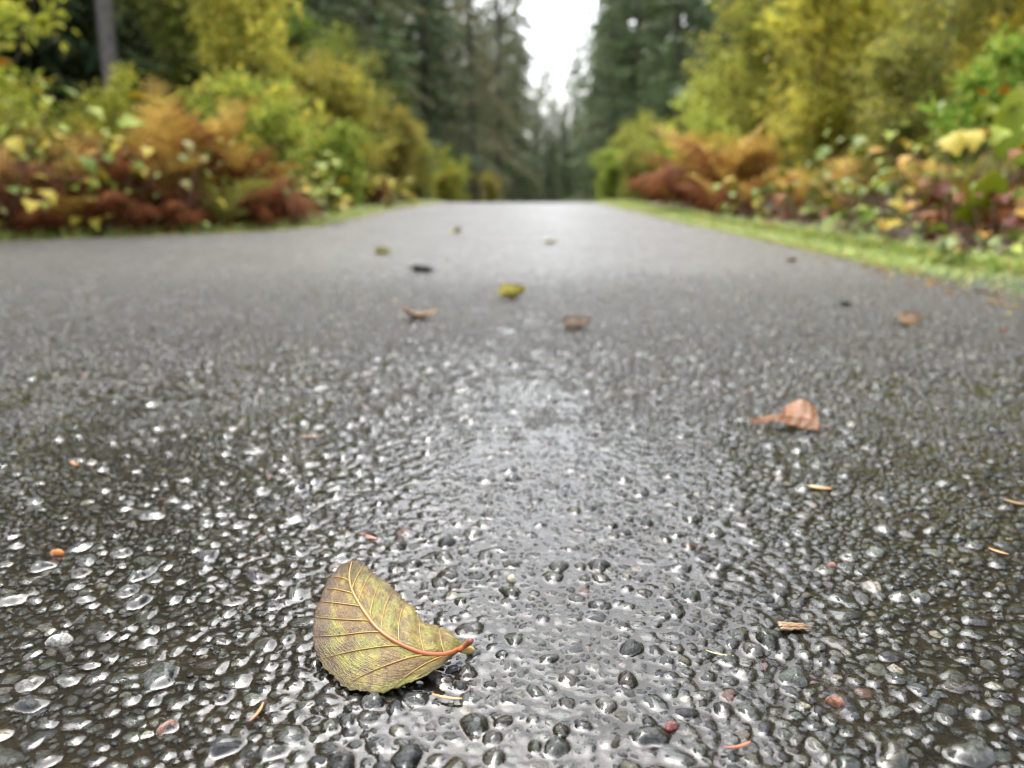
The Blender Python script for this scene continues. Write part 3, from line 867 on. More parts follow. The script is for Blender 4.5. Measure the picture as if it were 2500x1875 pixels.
def chip(label, x, y, rz, L, w, h, c1, c2, seed, name, cat):
    """weathered sliver: several fibres pressed together"""
    root = obj(name, None, loc=(x, y, max(film_top(x, y), .0015) - .0006), rot=(0, R(3), rz), label=label, cat=cat)
    r_ = np.random.default_rng(seed)
    for k in range(6):
        u = np.linspace(0, 1, 10)
        yy = (k - 2.5) / 5 * w * (1 - .45 * u)
        l0 = L * r_.uniform(.75, 1.05)
        P = np.stack([(u - .4) * l0, yy + r_.normal(0, .0002, 10), h * (.6 + .4 * np.cos((k - 2.5) / 3)) + r_.normal(0, .00012, 10)], 1)
        V, T, Q = tube(P, w / 8 * np.clip(1.05 - u, .2, 1) ** .5 * r_.uniform(.8, 1.2), 6)
        cc = np.array(c1) + (np.array(c2) - np.array(c1)) * r_.uniform(0, 1)
        obj('fibre', make_mesh('fibre', V, [T, Q], cc), M['vein'], parent=root)
chip('pale wood chip with tan and dark grain, lower right', .1294, .3178, R(4), .015, .0052, .0016, (.30, .20, .10), (.12, .065, .03), 4, 'wood_chip', 'wood chip')

def pebble(label, x, y, r, col, seed, asp_=1.2, rz=0.0):
    T, Q = stone_template(14, (.35, .6, .8, .93, 1.0), True)
    pr = np.random.default_rng(seed); po = 1 + .18 * np.sin(TH * 2 + pr.uniform(0, 6)) + .12 * np.sin(TH * 3 + pr.uniform(0, 6))
    V = stone_verts(po[None], 14, (.35, .6, .8, .93, 1.0), np.zeros(1), np.zeros(1), True)[0]
    V = V * np.array([r * asp_, r / asp_, r * .8])
    V[:, 2] += np.where(V[:, 2] > 0, (fnoise(V[:, 0] / r * 2, V[:, 1] / r * 2, seed, 2) - .5) * r * .35, 0)
    return obj('pebble', make_mesh('pebble', V, [T, Q], np.array(col)), M['stone'], loc=(x, y, .0012), rot=(0, 0, rz), label=label, cat='pebble', group='loose coloured pebbles on the asphalt')
pebble('bright orange pebble near the left margin', -.2548, .3936, .0030, (.30, .10, .02), 2, 1.15)
pebble('salmon-pink pebble right of centre beyond the wood chip', .1732, .3793, .0022, (.2, .085, .06), 5, 1.3, .3)
pebble('flat pink-red stone chip right of the bottom edge', .129, .2652, .0028, (.16, .065, .04), 7, 1.35, -.2)
pebble('pale grey-white oblong pebble at the left margin near the bottom', -.204, .3075, .0040, (.30, .29, .26), 1, 1.4, .4)
pebble('cream pebble in standing water right of the big alder leaf', .0128 - .013, .3645, .0024, (.34, .31, .22), 9, 1.2, 1.3)
pebble('pink stone chip below left of the big alder leaf', -.131, .2505, .0026, (.22, .12, .09), 11, 1.4, .7)
pebble('dull red pebble sunk in water near the bottom, right of centre', .0605, .251, .0022, (.16, .05, .04), 3, 1.1)

# ------------------------------------------------------------------ plants
def leaf_cloud(P, D, Lf, Wf, C, rs_, cup=.25, up=.6):
    """diamond leaves folded along the middle: base P, direction D"""
    n = len(P)
    D = unit(D)
    N = unit(rs_.normal(0, 1, (n, 3)) + np.array([0, -.3, up * 2]))
    B = unit(np.cross(D, N)); N = np.cross(B, D)
    Lf = np.broadcast_to(Lf, (n,))[:, None]; Wf = np.broadcast_to(Wf, (n,))[:, None]
    v0 = P; v1 = P + D * Lf * .45 + B * Wf * .5 + N * Wf * cup
    v2 = P + D * Lf - N * Lf * .12; v3 = P + D * Lf * .45 - B * Wf * .5 + N * Wf * cup
    V = np.stack([v0, v1, v2, v3], 1).reshape(-1, 3)
    b = np.arange(n)[:, None] * 4
    T = np.concatenate([b + np.array([[0, 1, 2]]), b + np.array([[0, 2, 3]])])
    return V, T, np.repeat(C, 4, 0)

def palette(rs_, n, pal, w=None, jit=.18):
    pal = np.array(pal, float); w = np.array(w if w is not None else np.ones(len(pal)), float)
    return pal[rs_.choice(len(pal), n, p=w / w.sum())] * rs_.uniform(1 - jit, 1 + jit, (n, 1))

def shrub_meshes(seed, Hh, spread, stems, lf, pal, w=None, nleaf=5200, lw=.55, droop=.1):
    r_ = np.random.default_rng(seed)
    stem_mb = MB(); P_all = []; D_all = []
    for k in range(stems):
        a = r_.uniform(0, 2 * math.pi); lean = r_.uniform(.08, .45) * spread
        h = Hh * r_.uniform(.65, 1.0); m = 12
        u = np.linspace(0, 1, m)
        wob = np.cumsum(r_.normal(0, .022 * Hh, (m, 2)), 0) * .6
        base = r_.normal(0, .05 * spread, 2)
        S_ = np.stack([base[0] + math.cos(a) * lean * u ** 1.4 * Hh * .6 + wob[:, 0], base[1] + math.sin(a) * lean * u ** 1.4 * Hh * .6 + wob[:, 1], h * u - .04 * (u < .01)], 1)
        V, T, Q = tube(S_, np.interp(u, [0, 1], [.010 * Hh / 1.5 + .004, .0015]), 5)
        stem_mb.add(V, T, Q)
        nb = r_.integers(9, 14)
        for q in range(nb):
            f = r_.uniform(.12, .97); i = int(f * (m - 1)); p0 = S_[i]
            aa = r_.uniform(0, 2 * math.pi); ln = Hh * r_.uniform(.14, .34) * spread * (1.15 - f * .7)
            d = unit(np.array([math.cos(aa), math.sin(aa), r_.uniform(.1, .9)]))
            uu = np.linspace(0, 1, 6)[:, None]
            B_ = p0 + d * ln * uu + np.array([0, 0, -droop * ln]) * uu ** 2 + np.cumsum(r_.normal(0, .012 * Hh, (6, 3)), 0) * .4 * uu
            V, T, Q = tube(B_, np.linspace(.0035, .001, 6) * Hh / 1.5, 4, cap=False)
            stem_mb.add(V, T, Q)
            nl = max(4, int(nleaf / (stems * nb)))
            g_ = r_.uniform(.1, 1.05, nl); gi = np.clip((g_ * 5).astype(int), 0, 4); fr = (g_ * 5 - gi)[:, None]
            pts = B_[gi] * (1 - fr) + B_[gi + 1] * fr
            dd = unit(r_.normal(0, 1, (nl, 3)) + d * .6 + np.array([0, 0, -.15]))
            off = dd * (r_.uniform(0, 1, (nl, 1)) ** 1.6) * .09 * Hh
            P_all.append(pts + off); D_all.append(dd)
    P_ = np.concatenate(P_all); D_ = np.concatenate(D_all); n = len(P_)
    L_ = lf * r_.uniform(.6, 1.25, n)
    V, T, C_ = leaf_cloud(P_, D_, L_, L_ * lw * r_.uniform(.8, 1.2, n), palette(r_, n, pal, w), r_)
    return stem_mb.mesh('stems'), make_mesh('crown', V, [T], C_, smooth=False)

YG = [(.43, .44, .085), (.31, .36, .07), (.52, .50, .11), (.17, .21, .045), (.54, .49, .10), (.34, .31, .08)]
GR = [(.17, .30, .05), (.27, .39, .07), (.36, .43, .08), (.13, .20, .035), (.46, .45, .09)]
OL = [(.25, .28, .06), (.33, .33, .07), (.14, .17, .04), (.42, .38, .10), (.24, .21, .07)]
AU = [(.44, .40, .07), (.34, .36, .07), (.52, .46, .08), (.20, .21, .05), (.40, .30, .06)]
SHRUBS = {
    'willow': shrub_meshes(1, 2.0, 1.0, 7, .075, YG, None, 7000, .45),
    'alder': shrub_meshes(2, 2.6, .8, 6, .085, YG, (3, 2, 3, 1, 3, 1), 6500, .6),
    'green': shrub_meshes(3, 1.5, 1.1, 7, .072, GR, None, 5500, .5),
    'olive': shrub_meshes(4, 2.6, .9, 7, .078, OL, None, 7500, .5),
    'autumn': shrub_meshes(5, 2.2, .9, 6, .080, AU, None, 6000, .6),
    'tall': shrub_meshes(6, 3.4, .75, 7, .088, YG, (2, 3, 2, 3, 2, 2), 8000, .5),
}
def shrub(kind, x, y, s, rz, label, tint=(1, 1, 1), sx=1.0):
    st, cr = SHRUBS[kind]
    r_ = obj('shrub', None, loc=(x, y, float(ground_z(x, y)) - .02), rot=(0, 0, rz), scale=(s * sx, s * sx, s), label=label, cat='shrub', group='leafy shrubs lining the path')
    obj('stem', st, M['twig'], parent=r_)
    obj('crown', cr, M['leaf'], parent=r_, kind='stuff', color=tint)
    return r_

shrub('willow', -3.75, 5.6, .95, .3, 'yellow-green shrub in the top left corner of the photograph', (1.35, 1.4, 1.0))
shrub('willow', -3.1, 6.3, .60, 2.1, 'yellow-green shrub in front of the grey trunk at the upper left', (1.3, 1.3, 1.0))
shrub('green', -4.6, 6.2, 1.2, 4.1, 'dull green shrub behind the top left corner shrub', (.8, .8, .8))
shrub('green', -1.62, 5.2, .68, 1.2, 'bright lime-green bush beside the right end of the left brown ferns', (1.35, 1.15, 1.0))
shrub('alder', -2.25, 7.0, .95, .5, 'tall golden-yellow sapling at the upper left, right of the dark gap', (1.1, 1.05, .85), .8)
shrub('autumn', -1.95, 8.4, .85, 3.3, 'ochre-yellow shrub on the left side of the path, middle distance', (.95, .95, .9))
shrub('green', -1.65, 7.4, .6, 5.0, 'light green low shrub under the golden sapling on the left', (1.15, 1.1, 1.0))
shrub('olive', -2.2, 10.4, .85, 1.9, 'olive shrub on the left, two shrubs beyond the golden sapling', (.95, 1.0, .85))
shrub('olive', -1.75, 12.2, .62, 4.4, 'tan-olive shrub low at the left end of the crest', (1.15, 1.0, .85))
shrub('autumn', -1.25, 15.5, .42, .9, 'small yellowish shrub at the crest, left of the dark far opening', (.9, .95, .8))
shrub('olive', -3.4, 9.0, 1.15, 2.7, 'tall olive shrub behind the golden sapling on the left', (.75, .85, .75))
shrub('olive', -2.9, 13.2, 1.2, 3.6, 'dark green tall shrub on the left against the conifers', (.55, .78, .55))
shrub('olive', -.55, 21.0, .42, 2.2, 'lone yellow-brown bush low in the dark far opening', (1.1, 1.0, .75))
shrub('olive', -2.0, 16.5, .75, 3.0, 'yellow-olive shrub beyond the left end of the crest', (1.1, 1.1, .9))
shrub('willow', -1.75, 22.5, .95, 5.2, 'dim yellow-green shrub far off left, under the mossy conifers', (.8, .9, .7))
shrub('olive', 2.75, 18.5, .85, .8, 'yellow-green shrub beyond the right end of the crest', (1.0, 1.1, .85))
shrub('willow', 3.2, 24.0, 1.0, 2.4, 'dim green shrub far off right, under the dense conifer', (.75, .9, .7))
shrub('green', 1.85, 14.5, .75, .4, 'light green shrub at the right end of the crest', (1.0, 1.0, .9))
shrub('willow', 2.15, 12.0, .72, 2.6, 'yellow-green shrub just right of the far opening', (.9, .95, .85))
shrub('alder', 2.75, 11.0, .8, 5.1, 'pale olive-yellow sapling on the right under the sky holes', (.85, .9, .8))
shrub('tall', 2.7, 9.0, .78, 1.1, 'tall yellow-green shrub on the right, left edge of the bright shrub wall', (.95, .95, .85))
shrub('willow', 1.95, 8.2, .62, 3.9, 'low green shrub behind the dark red ferns on the right', (.95, 1.1, .9))
shrub('tall', 3.05, 7.6, .75, 4.0, 'tall yellow shrub in the middle of the right shrub wall', (1.1, 1.0, .85))
shrub('alder', 2.55, 6.3, .78, 2.3, 'yellow leafy sapling right of centre in the right shrub wall', (1.05, 1.0, .8))
shrub('willow', 3.3, 6.2, .95, .2, 'dense yellow-green willow in the right shrub wall', (1.0, .95, .85))
shrub('olive', 2.3, 4.7, .58, 5.5, 'olive shrub behind the leafy undergrowth on the right', (1.0, 1.0, .9))
shrub('alder', 3.1, 4.9, .78, 1.6, 'golden leafed sapling in the top right corner', (1.2, 1.05, .8))
shrub('green', 2.35, 3.95, .62, 3.0, 'green shrub below the golden sapling at the right margin', (.9, 1.0, .85))
shrub('autumn', 3.9, 5.6, .95, 4.8, 'brown-yellow shrub at the far right margin behind the golden sapling', (.9, .9, .9))
shrub('olive', 4.3, 8.2, 1.15, .7, 'tall dim olive shrub behind the right shrub wall', (.8, .85, .75))
shrub('autumn', 1.75, 6.6, .36, 2.2, 'low tan shrub at the foot of the right shrub wall', (1.0, .9, .85))
shrub('olive', 1.6, 10.4, .34, 1.3, 'low olive bush on the right close to the crest', (1.05, 1.05, .9))

# ---- bracken ferns
def frond_mesh(seed, L, c1, c2, pairs=17, droop=.8, curl=.0):
    r_ = np.random.default_rng(seed)
    u = np.linspace(0, 1, 26)
    ang = R(78) - droop * u ** 1.5 * 1.5
    dx = np.cos(ang); dz = np.sin(ang)
    x = np.concatenate([[0], np.cumsum((dx[1:] + dx[:-1]) / 2)]) / 25 * L
    z = np.concatenate([[0], np.cumsum((dz[1:] + dz[:-1]) / 2)]) / 25 * L
    y = .04 * L * np.sin(u * 3 + seed)
    Pr = np.stack([x, y, z], 1)
    b = MB()
    V, T, Q = tube(Pr, np.interp(u, [0, 1], [.0045, .0008]), 5)
    b.add(V, T, Q, np.array(c1) * .6)
    for k in range(pairs):
        f = .22 + .76 * k / (pairs - 1)
        i = min(int(f * 25), 24); fr = f * 25 - i
        p = Pr[i] * (1 - fr) + Pr[i + 1] * fr
        t = unit(Pr[i + 1] - Pr[i])
        pl = L * .34 * (1 - (f - .22) / .80) ** .75 * r_.uniform(.85, 1.1)
        for sd_ in (-1, 1):
            d = unit(np.array([0, sd_, 0]) + t * .45 + np.array([0, 0, -curl * r_.uniform(.3, 1.4)]) + r_.normal(0, .1, 3))
            nn = unit(np.cross(d, t)); side = unit(np.cross(nn, d))
            m = 7
            uu = np.linspace(0, 1, m + 1)
            ax = p + d * pl * uu[:, None] + np.array([0, 0, -curl * pl * .6]) * (uu ** 2)[:, None]
            wd = pl * .20 * (1 - uu) ** .7
            cc = np.array(c1) + (np.array(c2) - np.array(c1)) * np.clip(f + r_.normal(0, .2), 0, 1)
            VV = []; TT = []
            for e in range(m):
                for sg in (-1, 1):
                    n0 = len(VV)
                    VV += [ax[e], ax[e + 1], ax[e] * .45 + ax[e + 1] * .55 + side * sg * wd[e] + d * pl * .05]
                    TT.append((n0, n0 + 1, n0 + 2) if sg > 0 else (n0, n0 + 2, n0 + 1))
            b.add(np.array(VV), np.array(TT), None, cc)
    return b.mesh('frond', smooth=False)

FR = {}
for k in range(3):
    FR['tan', k] = frond_mesh(10 + k, 1.0, (.22, .10, .025), (.50, .34, .075), droop=.7 + .25 * k)
    FR['red', k] = frond_mesh(20 + k, 1.0, (.10, .028, .012), (.21, .075, .025), droop=1.1 + .3 * k, curl=.6)
    FR['green', k] = frond_mesh(30 + k, 1.0, (.12, .14, .03), (.30, .28, .06), droop=.8 + .25 * k)
fern_rs = np.random.default_rng(8)
def fern(x, y, s, kinds, n, label, upright=0.0, group='bracken ferns beside the path'):
    r_ = obj('fern', None, loc=(x, y, float(ground_z(x, y)) - .01), label=label, cat='fern', group=group)
    for k in range(n):
        kd = kinds[k % len(kinds)]
        a = k * 2.399 + fern_rs.uniform(-.4, .4)
        sc = s * fern_rs.uniform(.7, 1.08) * (.92 if kd == 'red' else 1)
        obj('frond', FR[kd, int(fern_rs.integers(0, 3))], M['fern'], parent=r_, rot=(fern_rs.normal(0, .1), -R(18) * upright + fern_rs.normal(0, .1), a), scale=sc,
            loc=(fern_rs.normal(0, .05), fern_rs.normal(0, .05), 0))
    return r_

fern(-2.35, 3.35, .62, ('tan', 'red', 'red'), 13, 'reddish-brown bracken at the left margin of the photograph')
fern(-2.05, 3.55, .66, ('tan', 'red', 'red'), 14, 'dark red-brown bracken second from the left margin')
fern(-1.78, 3.75, .70, ('tan', 'tan', 'red', 'red'), 15, 'tan-topped bracken in the middle of the left fern bank')
fern(-1.62, 4.05, .84, ('tan', 'red', 'tan'), 13, 'tallest tan bracken with a frond standing up, left bank', 1.0)
fern(-1.42, 4.15, .66, ('red', 'tan', 'red'), 14, 'dark bracken at the right end of the left fern bank')
fern(-2.5, 3.95, .78, ('tan', 'red', 'green'), 12, 'bracken behind the left margin ferns with greenish fronds')
fern(-1.95, 4.35, .82, ('tan', 'tan', 'green'), 12, 'golden-tan bracken behind the middle of the left bank')
fern(-2.25, 3.12, .46, ('red',), 13, 'low maroon bracken at the very front of the left bank, by the left margin')
fern(-1.92, 3.36, .48, ('red', 'red', 'tan'), 14, 'low maroon bracken in front of the middle of the left bank')
fern(-1.66, 3.58, .46, ('red',), 14, 'low dark maroon bracken just left of the cream-leaved plant')
fern(-1.40, 3.84, .48, ('red', 'red', 'green'), 13, 'low dark bracken at the front right end of the left bank')
fern(1.62, 2.45, .36, ('red', 'red', 'tan'), 12, 'low maroon bracken behind the red-leaved plant on the right')
fern(1.55, 5.5, .55, ('red', 'tan', 'red'), 13, 'dark maroon bracken at the verge, nearest of the right maroon row')
fern(-1.55, 8.3, .60, ('red', 'tan', 'red'), 11, 'rusty bracken low on the left in the middle distance')
fern(-1.45, 9.6, .5, ('tan', 'tan', 'green'), 9, 'pale tan bracken on the left just before the crest')
fern(1.75, 7.2, 1.0, ('red', 'red', 'red', 'tan'), 18, 'big dark maroon bracken clump on the right, middle distance')
fern(1.66, 6.2, .92, ('red', 'red', 'tan'), 16, 'maroon bracken with tan tips nearer than the big clump')
fern(1.65, 8.6, .6, ('red', 'red', 'tan'), 11, 'dark red bracken farthest away on the right')
fern(2.0, 5.0, .62, ('tan', 'red', 'tan'), 12, 'brown bracken half hidden by undergrowth, right of the maroon clumps')
fern(2.05, 3.55, .62, ('tan', 'green', 'red'), 12, 'pinkish tan bracken above the yellow-leaved bramble')
fern(1.85, 2.75, .46, ('red', 'red', 'tan'), 12, 'dark reddish bracken in the lower right corner of the undergrowth')
fern(1.62, 4.3, .45, ('red', 'tan', 'green'), 11, 'low brown bracken along the right grass verge')

# ---- broad-leaved plants in the verge: every leaf a part
def broad_leaf(seed, c1, c2, lobes=0, wl=.7):
    """unit leaf, base at origin, along +x"""
    r_ = np.random.default_rng(seed)
    n = 15
    u = np.linspace(0, 1, n)
    if lobes: w = wl * .5 * (np.sin(np.pi * u ** .75) ** .6) * (1 + .28 * np.cos(u * lobes * 2 * math.pi))
    else: w = wl * .5 * np.sin(np.pi * u ** .8) ** .7
    w[0] = w[-1] = 0.002
    zc = .12 * np.sin(u * 2.5) - .25 * u ** 2
    mid = np.stack([u, 0 * u, zc], 1)
    a = mid + np.stack([.04 * np.ones(n), w, w * .28 + r_.normal(0, .01, n)], 1)
    b = mid + np.stack([.04 * np.ones(n), -w, w * .28 + r_.normal(0, .01, n)], 1)
    V = np.concatenate([mid, a, b, mid - np.array([0, 0, .008]), a - np.array([0, 0, .008]), b - np.array([0, 0, .008])])
    i = np.arange(n - 1)
    Qs = [np.stack([i, i + 1, i + 1 + n, i + n], -1), np.stack([i, i + 2 * n, i + 1 + 2 * n, i + 1], -1)]
    Qs += [(q + 3 * n)[:, ::-1] for q in Qs]
    C_ = np.array(c1) + (np.array(c2) - np.array(c1)) * np.concatenate([u * .3, u * .4 + .5, u * .4 + .5] * 2)[:, None] * r_.uniform(.8, 1.2, (6 * n, 1))
    return make_mesh('leaf', V, Qs, C_)
BL = {
    'green': broad_leaf(1, (.13, .21, .03), (.20, .26, .04)),
    'lime': broad_leaf(2, (.24, .32, .04), (.36, .38, .06), 2),
    'yellow': broad_leaf(3, (.42, .36, .05), (.52, .40, .06), 3),
    'gold': broad_leaf(4, (.45, .28, .04), (.40, .20, .04), 3),
    'cream': broad_leaf(5, (.24, .22, .07), (.30, .25, .09)),
    'pink': broad_leaf(6, (.20, .075, .03), (.20, .10, .035)),
    'red': broad_leaf(7, (.13, .025, .012), (.10, .028, .012), 2),
    'pale': broad_leaf(8, (.19, .26, .08), (.27, .30, .12), 2),
    'dock': broad_leaf(9, (.24, .33, .02), (.34, .36, .03), 0, .85),
    'rust': broad_leaf(10, (.24, .075, .015), (.20, .08, .02), 2),
}
bp_rs = np.random.default_rng(31)
def plant(x, y, h, kinds, n, size, label, spread=.6, cat='plant'):
    z0 = float(ground_z(x, y))
    root = obj('leafy_plant', None, loc=(x, y, z0), label=label, cat=cat, group='broad-leaved plants at the edge of the grass')
    n = int(n * 2.3)
    for k in range(n):
        a = k * 2.399 + bp_rs.uniform(-.5, .5)
        f = bp_rs.uniform(.15, 1)
        rr_ = spread * h * (.25 + .6 * bp_rs.uniform(0, 1))
        tip = np.array([math.cos(a) * rr_, math.sin(a) * rr_, h * f])
        u = np.linspace(0, 1, 6)[:, None]
        st = tip * np.concatenate([u, u, u ** .75], 1)
        V, T, Q = tube(st, np.linspace(.003, .0012, 6), 4, cap=False)
        obj('stalk', make_mesh('stalk', V, [Q], np.array((.10, .05, .02))), M['vein'], parent=root)
        obj('leaf', BL[kinds[k % len(kinds)]], M['leaf'], parent=root, loc=tuple(tip), rot=(bp_rs.normal(0, .35), bp_rs.uniform(-.3, .7), a + bp_rs.normal(0, .5)), scale=size * bp_rs.uniform(.55, 1.05))
    return root

plant(-2.05, 3.2, .60, ('lime', 'yellow', 'lime', 'yellow', 'green'), 20, .085, 'lime and yellow leaved plant rising in front of the left ferns')
plant(-2.3, 3.05, .48, ('gold', 'yellow', 'gold'), 15, .075, 'golden orange-leaved plant at the left margin')
plant(-2.2, 2.98, .22, ('lime', 'cream', 'pink', 'yellow', 'pale'), 16, .07, 'low pale-green and pink leaved plant in the lower left of the undergrowth', 1.2)
plant(-1.72, 3.42, .34, ('green', 'cream', 'lime', 'yellow'), 15, .075, 'green and cream leaved plant in the middle of the left bank', .8)
plant(-1.52, 3.6, .44, ('yellow', 'green', 'cream', 'pale'), 13, .07, 'plant with pale yellow leaves before the tan bracken', .7)
plant(-1.22, 4.35, .48, ('lime', 'yellow', 'lime', 'green'), 18, .085, 'lime-yellow plant at the right end of the left bank', .7)
plant(-1.28, 8.1, .34, ('yellow', 'yellow', 'lime'), 16, .12, 'small bright yellow plant on the left before the crest', .9)
plant(1.52, 2.72, .46, ('yellow', 'gold', 'lime', 'yellow'), 18, .09, 'bright yellow-leaved bramble on the right, below the big green leaf', .7)
plant(1.45, 2.38, .20, ('red', 'rust', 'red', 'gold'), 15, .065, 'red and rust leaved plant above the right grass verge', 1.1)
plant(1.46, 3.2, .28, ('pale', 'cream', 'yellow', 'green'), 14, .075, 'grey-green and cream leaved plant by the right verge', .9)
plant(1.42, 4.0, .24, ('rust', 'pale', 'cream', 'pink'), 13, .08, 'plant with dull orange and pale leaves by the right verge', .9)
plant(1.28, 2.12, .13, ('pale', 'lime', 'pale'), 10, .07, 'low pale lobed plant in the grass at the right margin', 1.2)
plant(1.85, 3.05, .62, ('pale', 'lime', 'green', 'pale'), 13, .085, 'tall plant with pale green leaves left of the big dock leaf', .6)
plant(1.75, 2.3, .36, ('red', 'rust', 'yellow', 'red'), 14, .07, 'dark red leaved plant at the lower right margin', .9)
plant(1.5, 5.0, .3, ('yellow', 'lime', 'green'), 12, .09, 'small yellow-green plant in front of the brown bracken on the right', .8)

plant(-1.9, 3.42, .62, ('lime', 'green', 'lime', 'yellow'), 22, .10, 'tall lime-green leafy plant between the left margin ferns', .55)
plant(-2.6, 3.7, .66, ('gold', 'yellow', 'lime'), 20, .10, 'tall orange-yellow leaved plant at the left margin, behind the ferns', .6)
plant(-1.35, 4.75, .55, ('lime', 'yellow', 'green'), 20, .10, 'yellow-green leafy plant under the lime bush on the left', .6)
plant(1.42, 2.95, .16, ('green', 'pale', 'lime', 'green'), 16, .07, 'low dark green plant at the back of the right verge', 1.3)
plant(1.62, 2.6, .24, ('green', 'rust', 'green', 'red'), 18, .08, 'mixed green and rust plant under the yellow bramble', 1.1)
plant(1.55, 3.6, .34, ('green', 'pale', 'cream', 'green'), 18, .085, 'dark green leafy plant right of the grey-green one by the verge', .9)
plant(1.95, 2.9, .52, ('yellow', 'lime', 'gold'), 20, .075, 'second yellow-leaved plant, right behind the yellow bramble', .7)
plant(2.0, 4.3, .55, ('lime', 'pale', 'green', 'yellow'), 18, .10, 'pale lime plant in front of the olive shrub on the right', .7)

# dock with the big leaf
dock = obj('dock_plant', None, loc=(1.66, 2.55, float(ground_z(1.66, 2.55))), label='dock plant with one huge olive-green leaf at the right margin', cat='plant')
for (dx, dy, dz, rx, ry, rz, s, kd) in ((-.10, .05, .30, R(70), R(-40), R(18), .30, 'dock'), (-.06, .0, .14, R(60), R(-10), R(200), .22, 'dock'), (.1, .05, .22, R(40), R(-30), R(30), .24, 'green'), (.02, -.05, .12, R(50), R(10), R(290), .18, 'dock')):
    u = np.linspace(0, 1, 6)[:, None]
    st = np.array([dx, dy, dz]) * np.concatenate([u ** 1.5, u ** 1.5, u], 1)
    V, T, Q = tube(st, np.linspace(.006, .003, 6), 5, cap=False)
    obj('stalk', make_mesh('stalk', V, [Q], np.array((.22, .2, .06))), M['vein'], parent=dock)
    obj('leaf', BL[kd], M['leaf'], parent=dock, loc=(dx, dy, dz), rot=(rx, ry, rz), scale=s)

# ---- grass verges
def grass_obj(name, side, n, label):
    r_ = np.random.default_rng(60 + side)
    y = 1.1 + (13 - 1.1) * r_.uniform(0, 1, n) ** 2.2 if side > 0 else 2.3 + (13 - 2.3) * r_.uniform(0, 1, n) ** 1.7
    wv = (.36 if side > 0 else .26)
    d = r_.uniform(0, 1, n) ** 1.2 * wv - .01 - .07 * (fnoise(y * 2.6, y * 0 + side, 15, 3) - .45)
    x = right_x(y) + d if side > 0 else left_x(y) - d
    z = ground_z(x, y) - .004
    hgt_ = r_.uniform(.025, .065, n) * (1 + .8 * (d > wv * .7)) * np.clip(.5 + d / .1, .5, 1)
    a = r_.uniform(0, 2 * math.pi, n); ln = r_.uniform(.2, .9, n)
    D = np.stack([np.cos(a) * ln, np.sin(a) * ln, np.ones(n)], 1); D = unit(D)
    B = unit(np.stack([-np.sin(a + .6), np.cos(a + .6), 0 * a], 1)) * (.0018 + .0012 * r_.uniform(0, 1, n))[:, None] * (1 + y[:, None] * .12)
    P = np.stack([x, y, z], 1); h3 = hgt_[:, None]
    m = P + D * h3 * .55; t = P + D * h3 + np.stack([np.cos(a), np.sin(a), -.6 + 0 * a], 1) * h3 * .3
    V = np.stack([P - B, P + B, m + B * .8, m - B * .8, t], 1).reshape(-1, 5, 3).reshape(-1, 3)
    b = np.arange(n)[:, None] * 5
    Qs = b + np.array([[0, 1, 2, 3]]); T = b + np.array([[3, 2, 4]])
    C_ = palette(r_, n, [(.17, .28, .05), (.24, .32, .06), (.34, .33, .08), (.12, .21, .03), (.32, .25, .08)], (2.6, 3, 2.8, 1.8, 1.2) if side > 0 else (2, 3, 3, 1.5, 1.5))
    return obj(name, make_mesh(name, V, [T, Qs], np.repeat(C_, 5, 0), smooth=False), M['grass'], kind='stuff', label=label, cat='grass')
grass_obj('grass', 1, 26000, 'short bright green grass verge along the right edge of the path')
grass_obj('grass', -1, 15000, 'thin yellow-green grass verge along the left edge of the path')

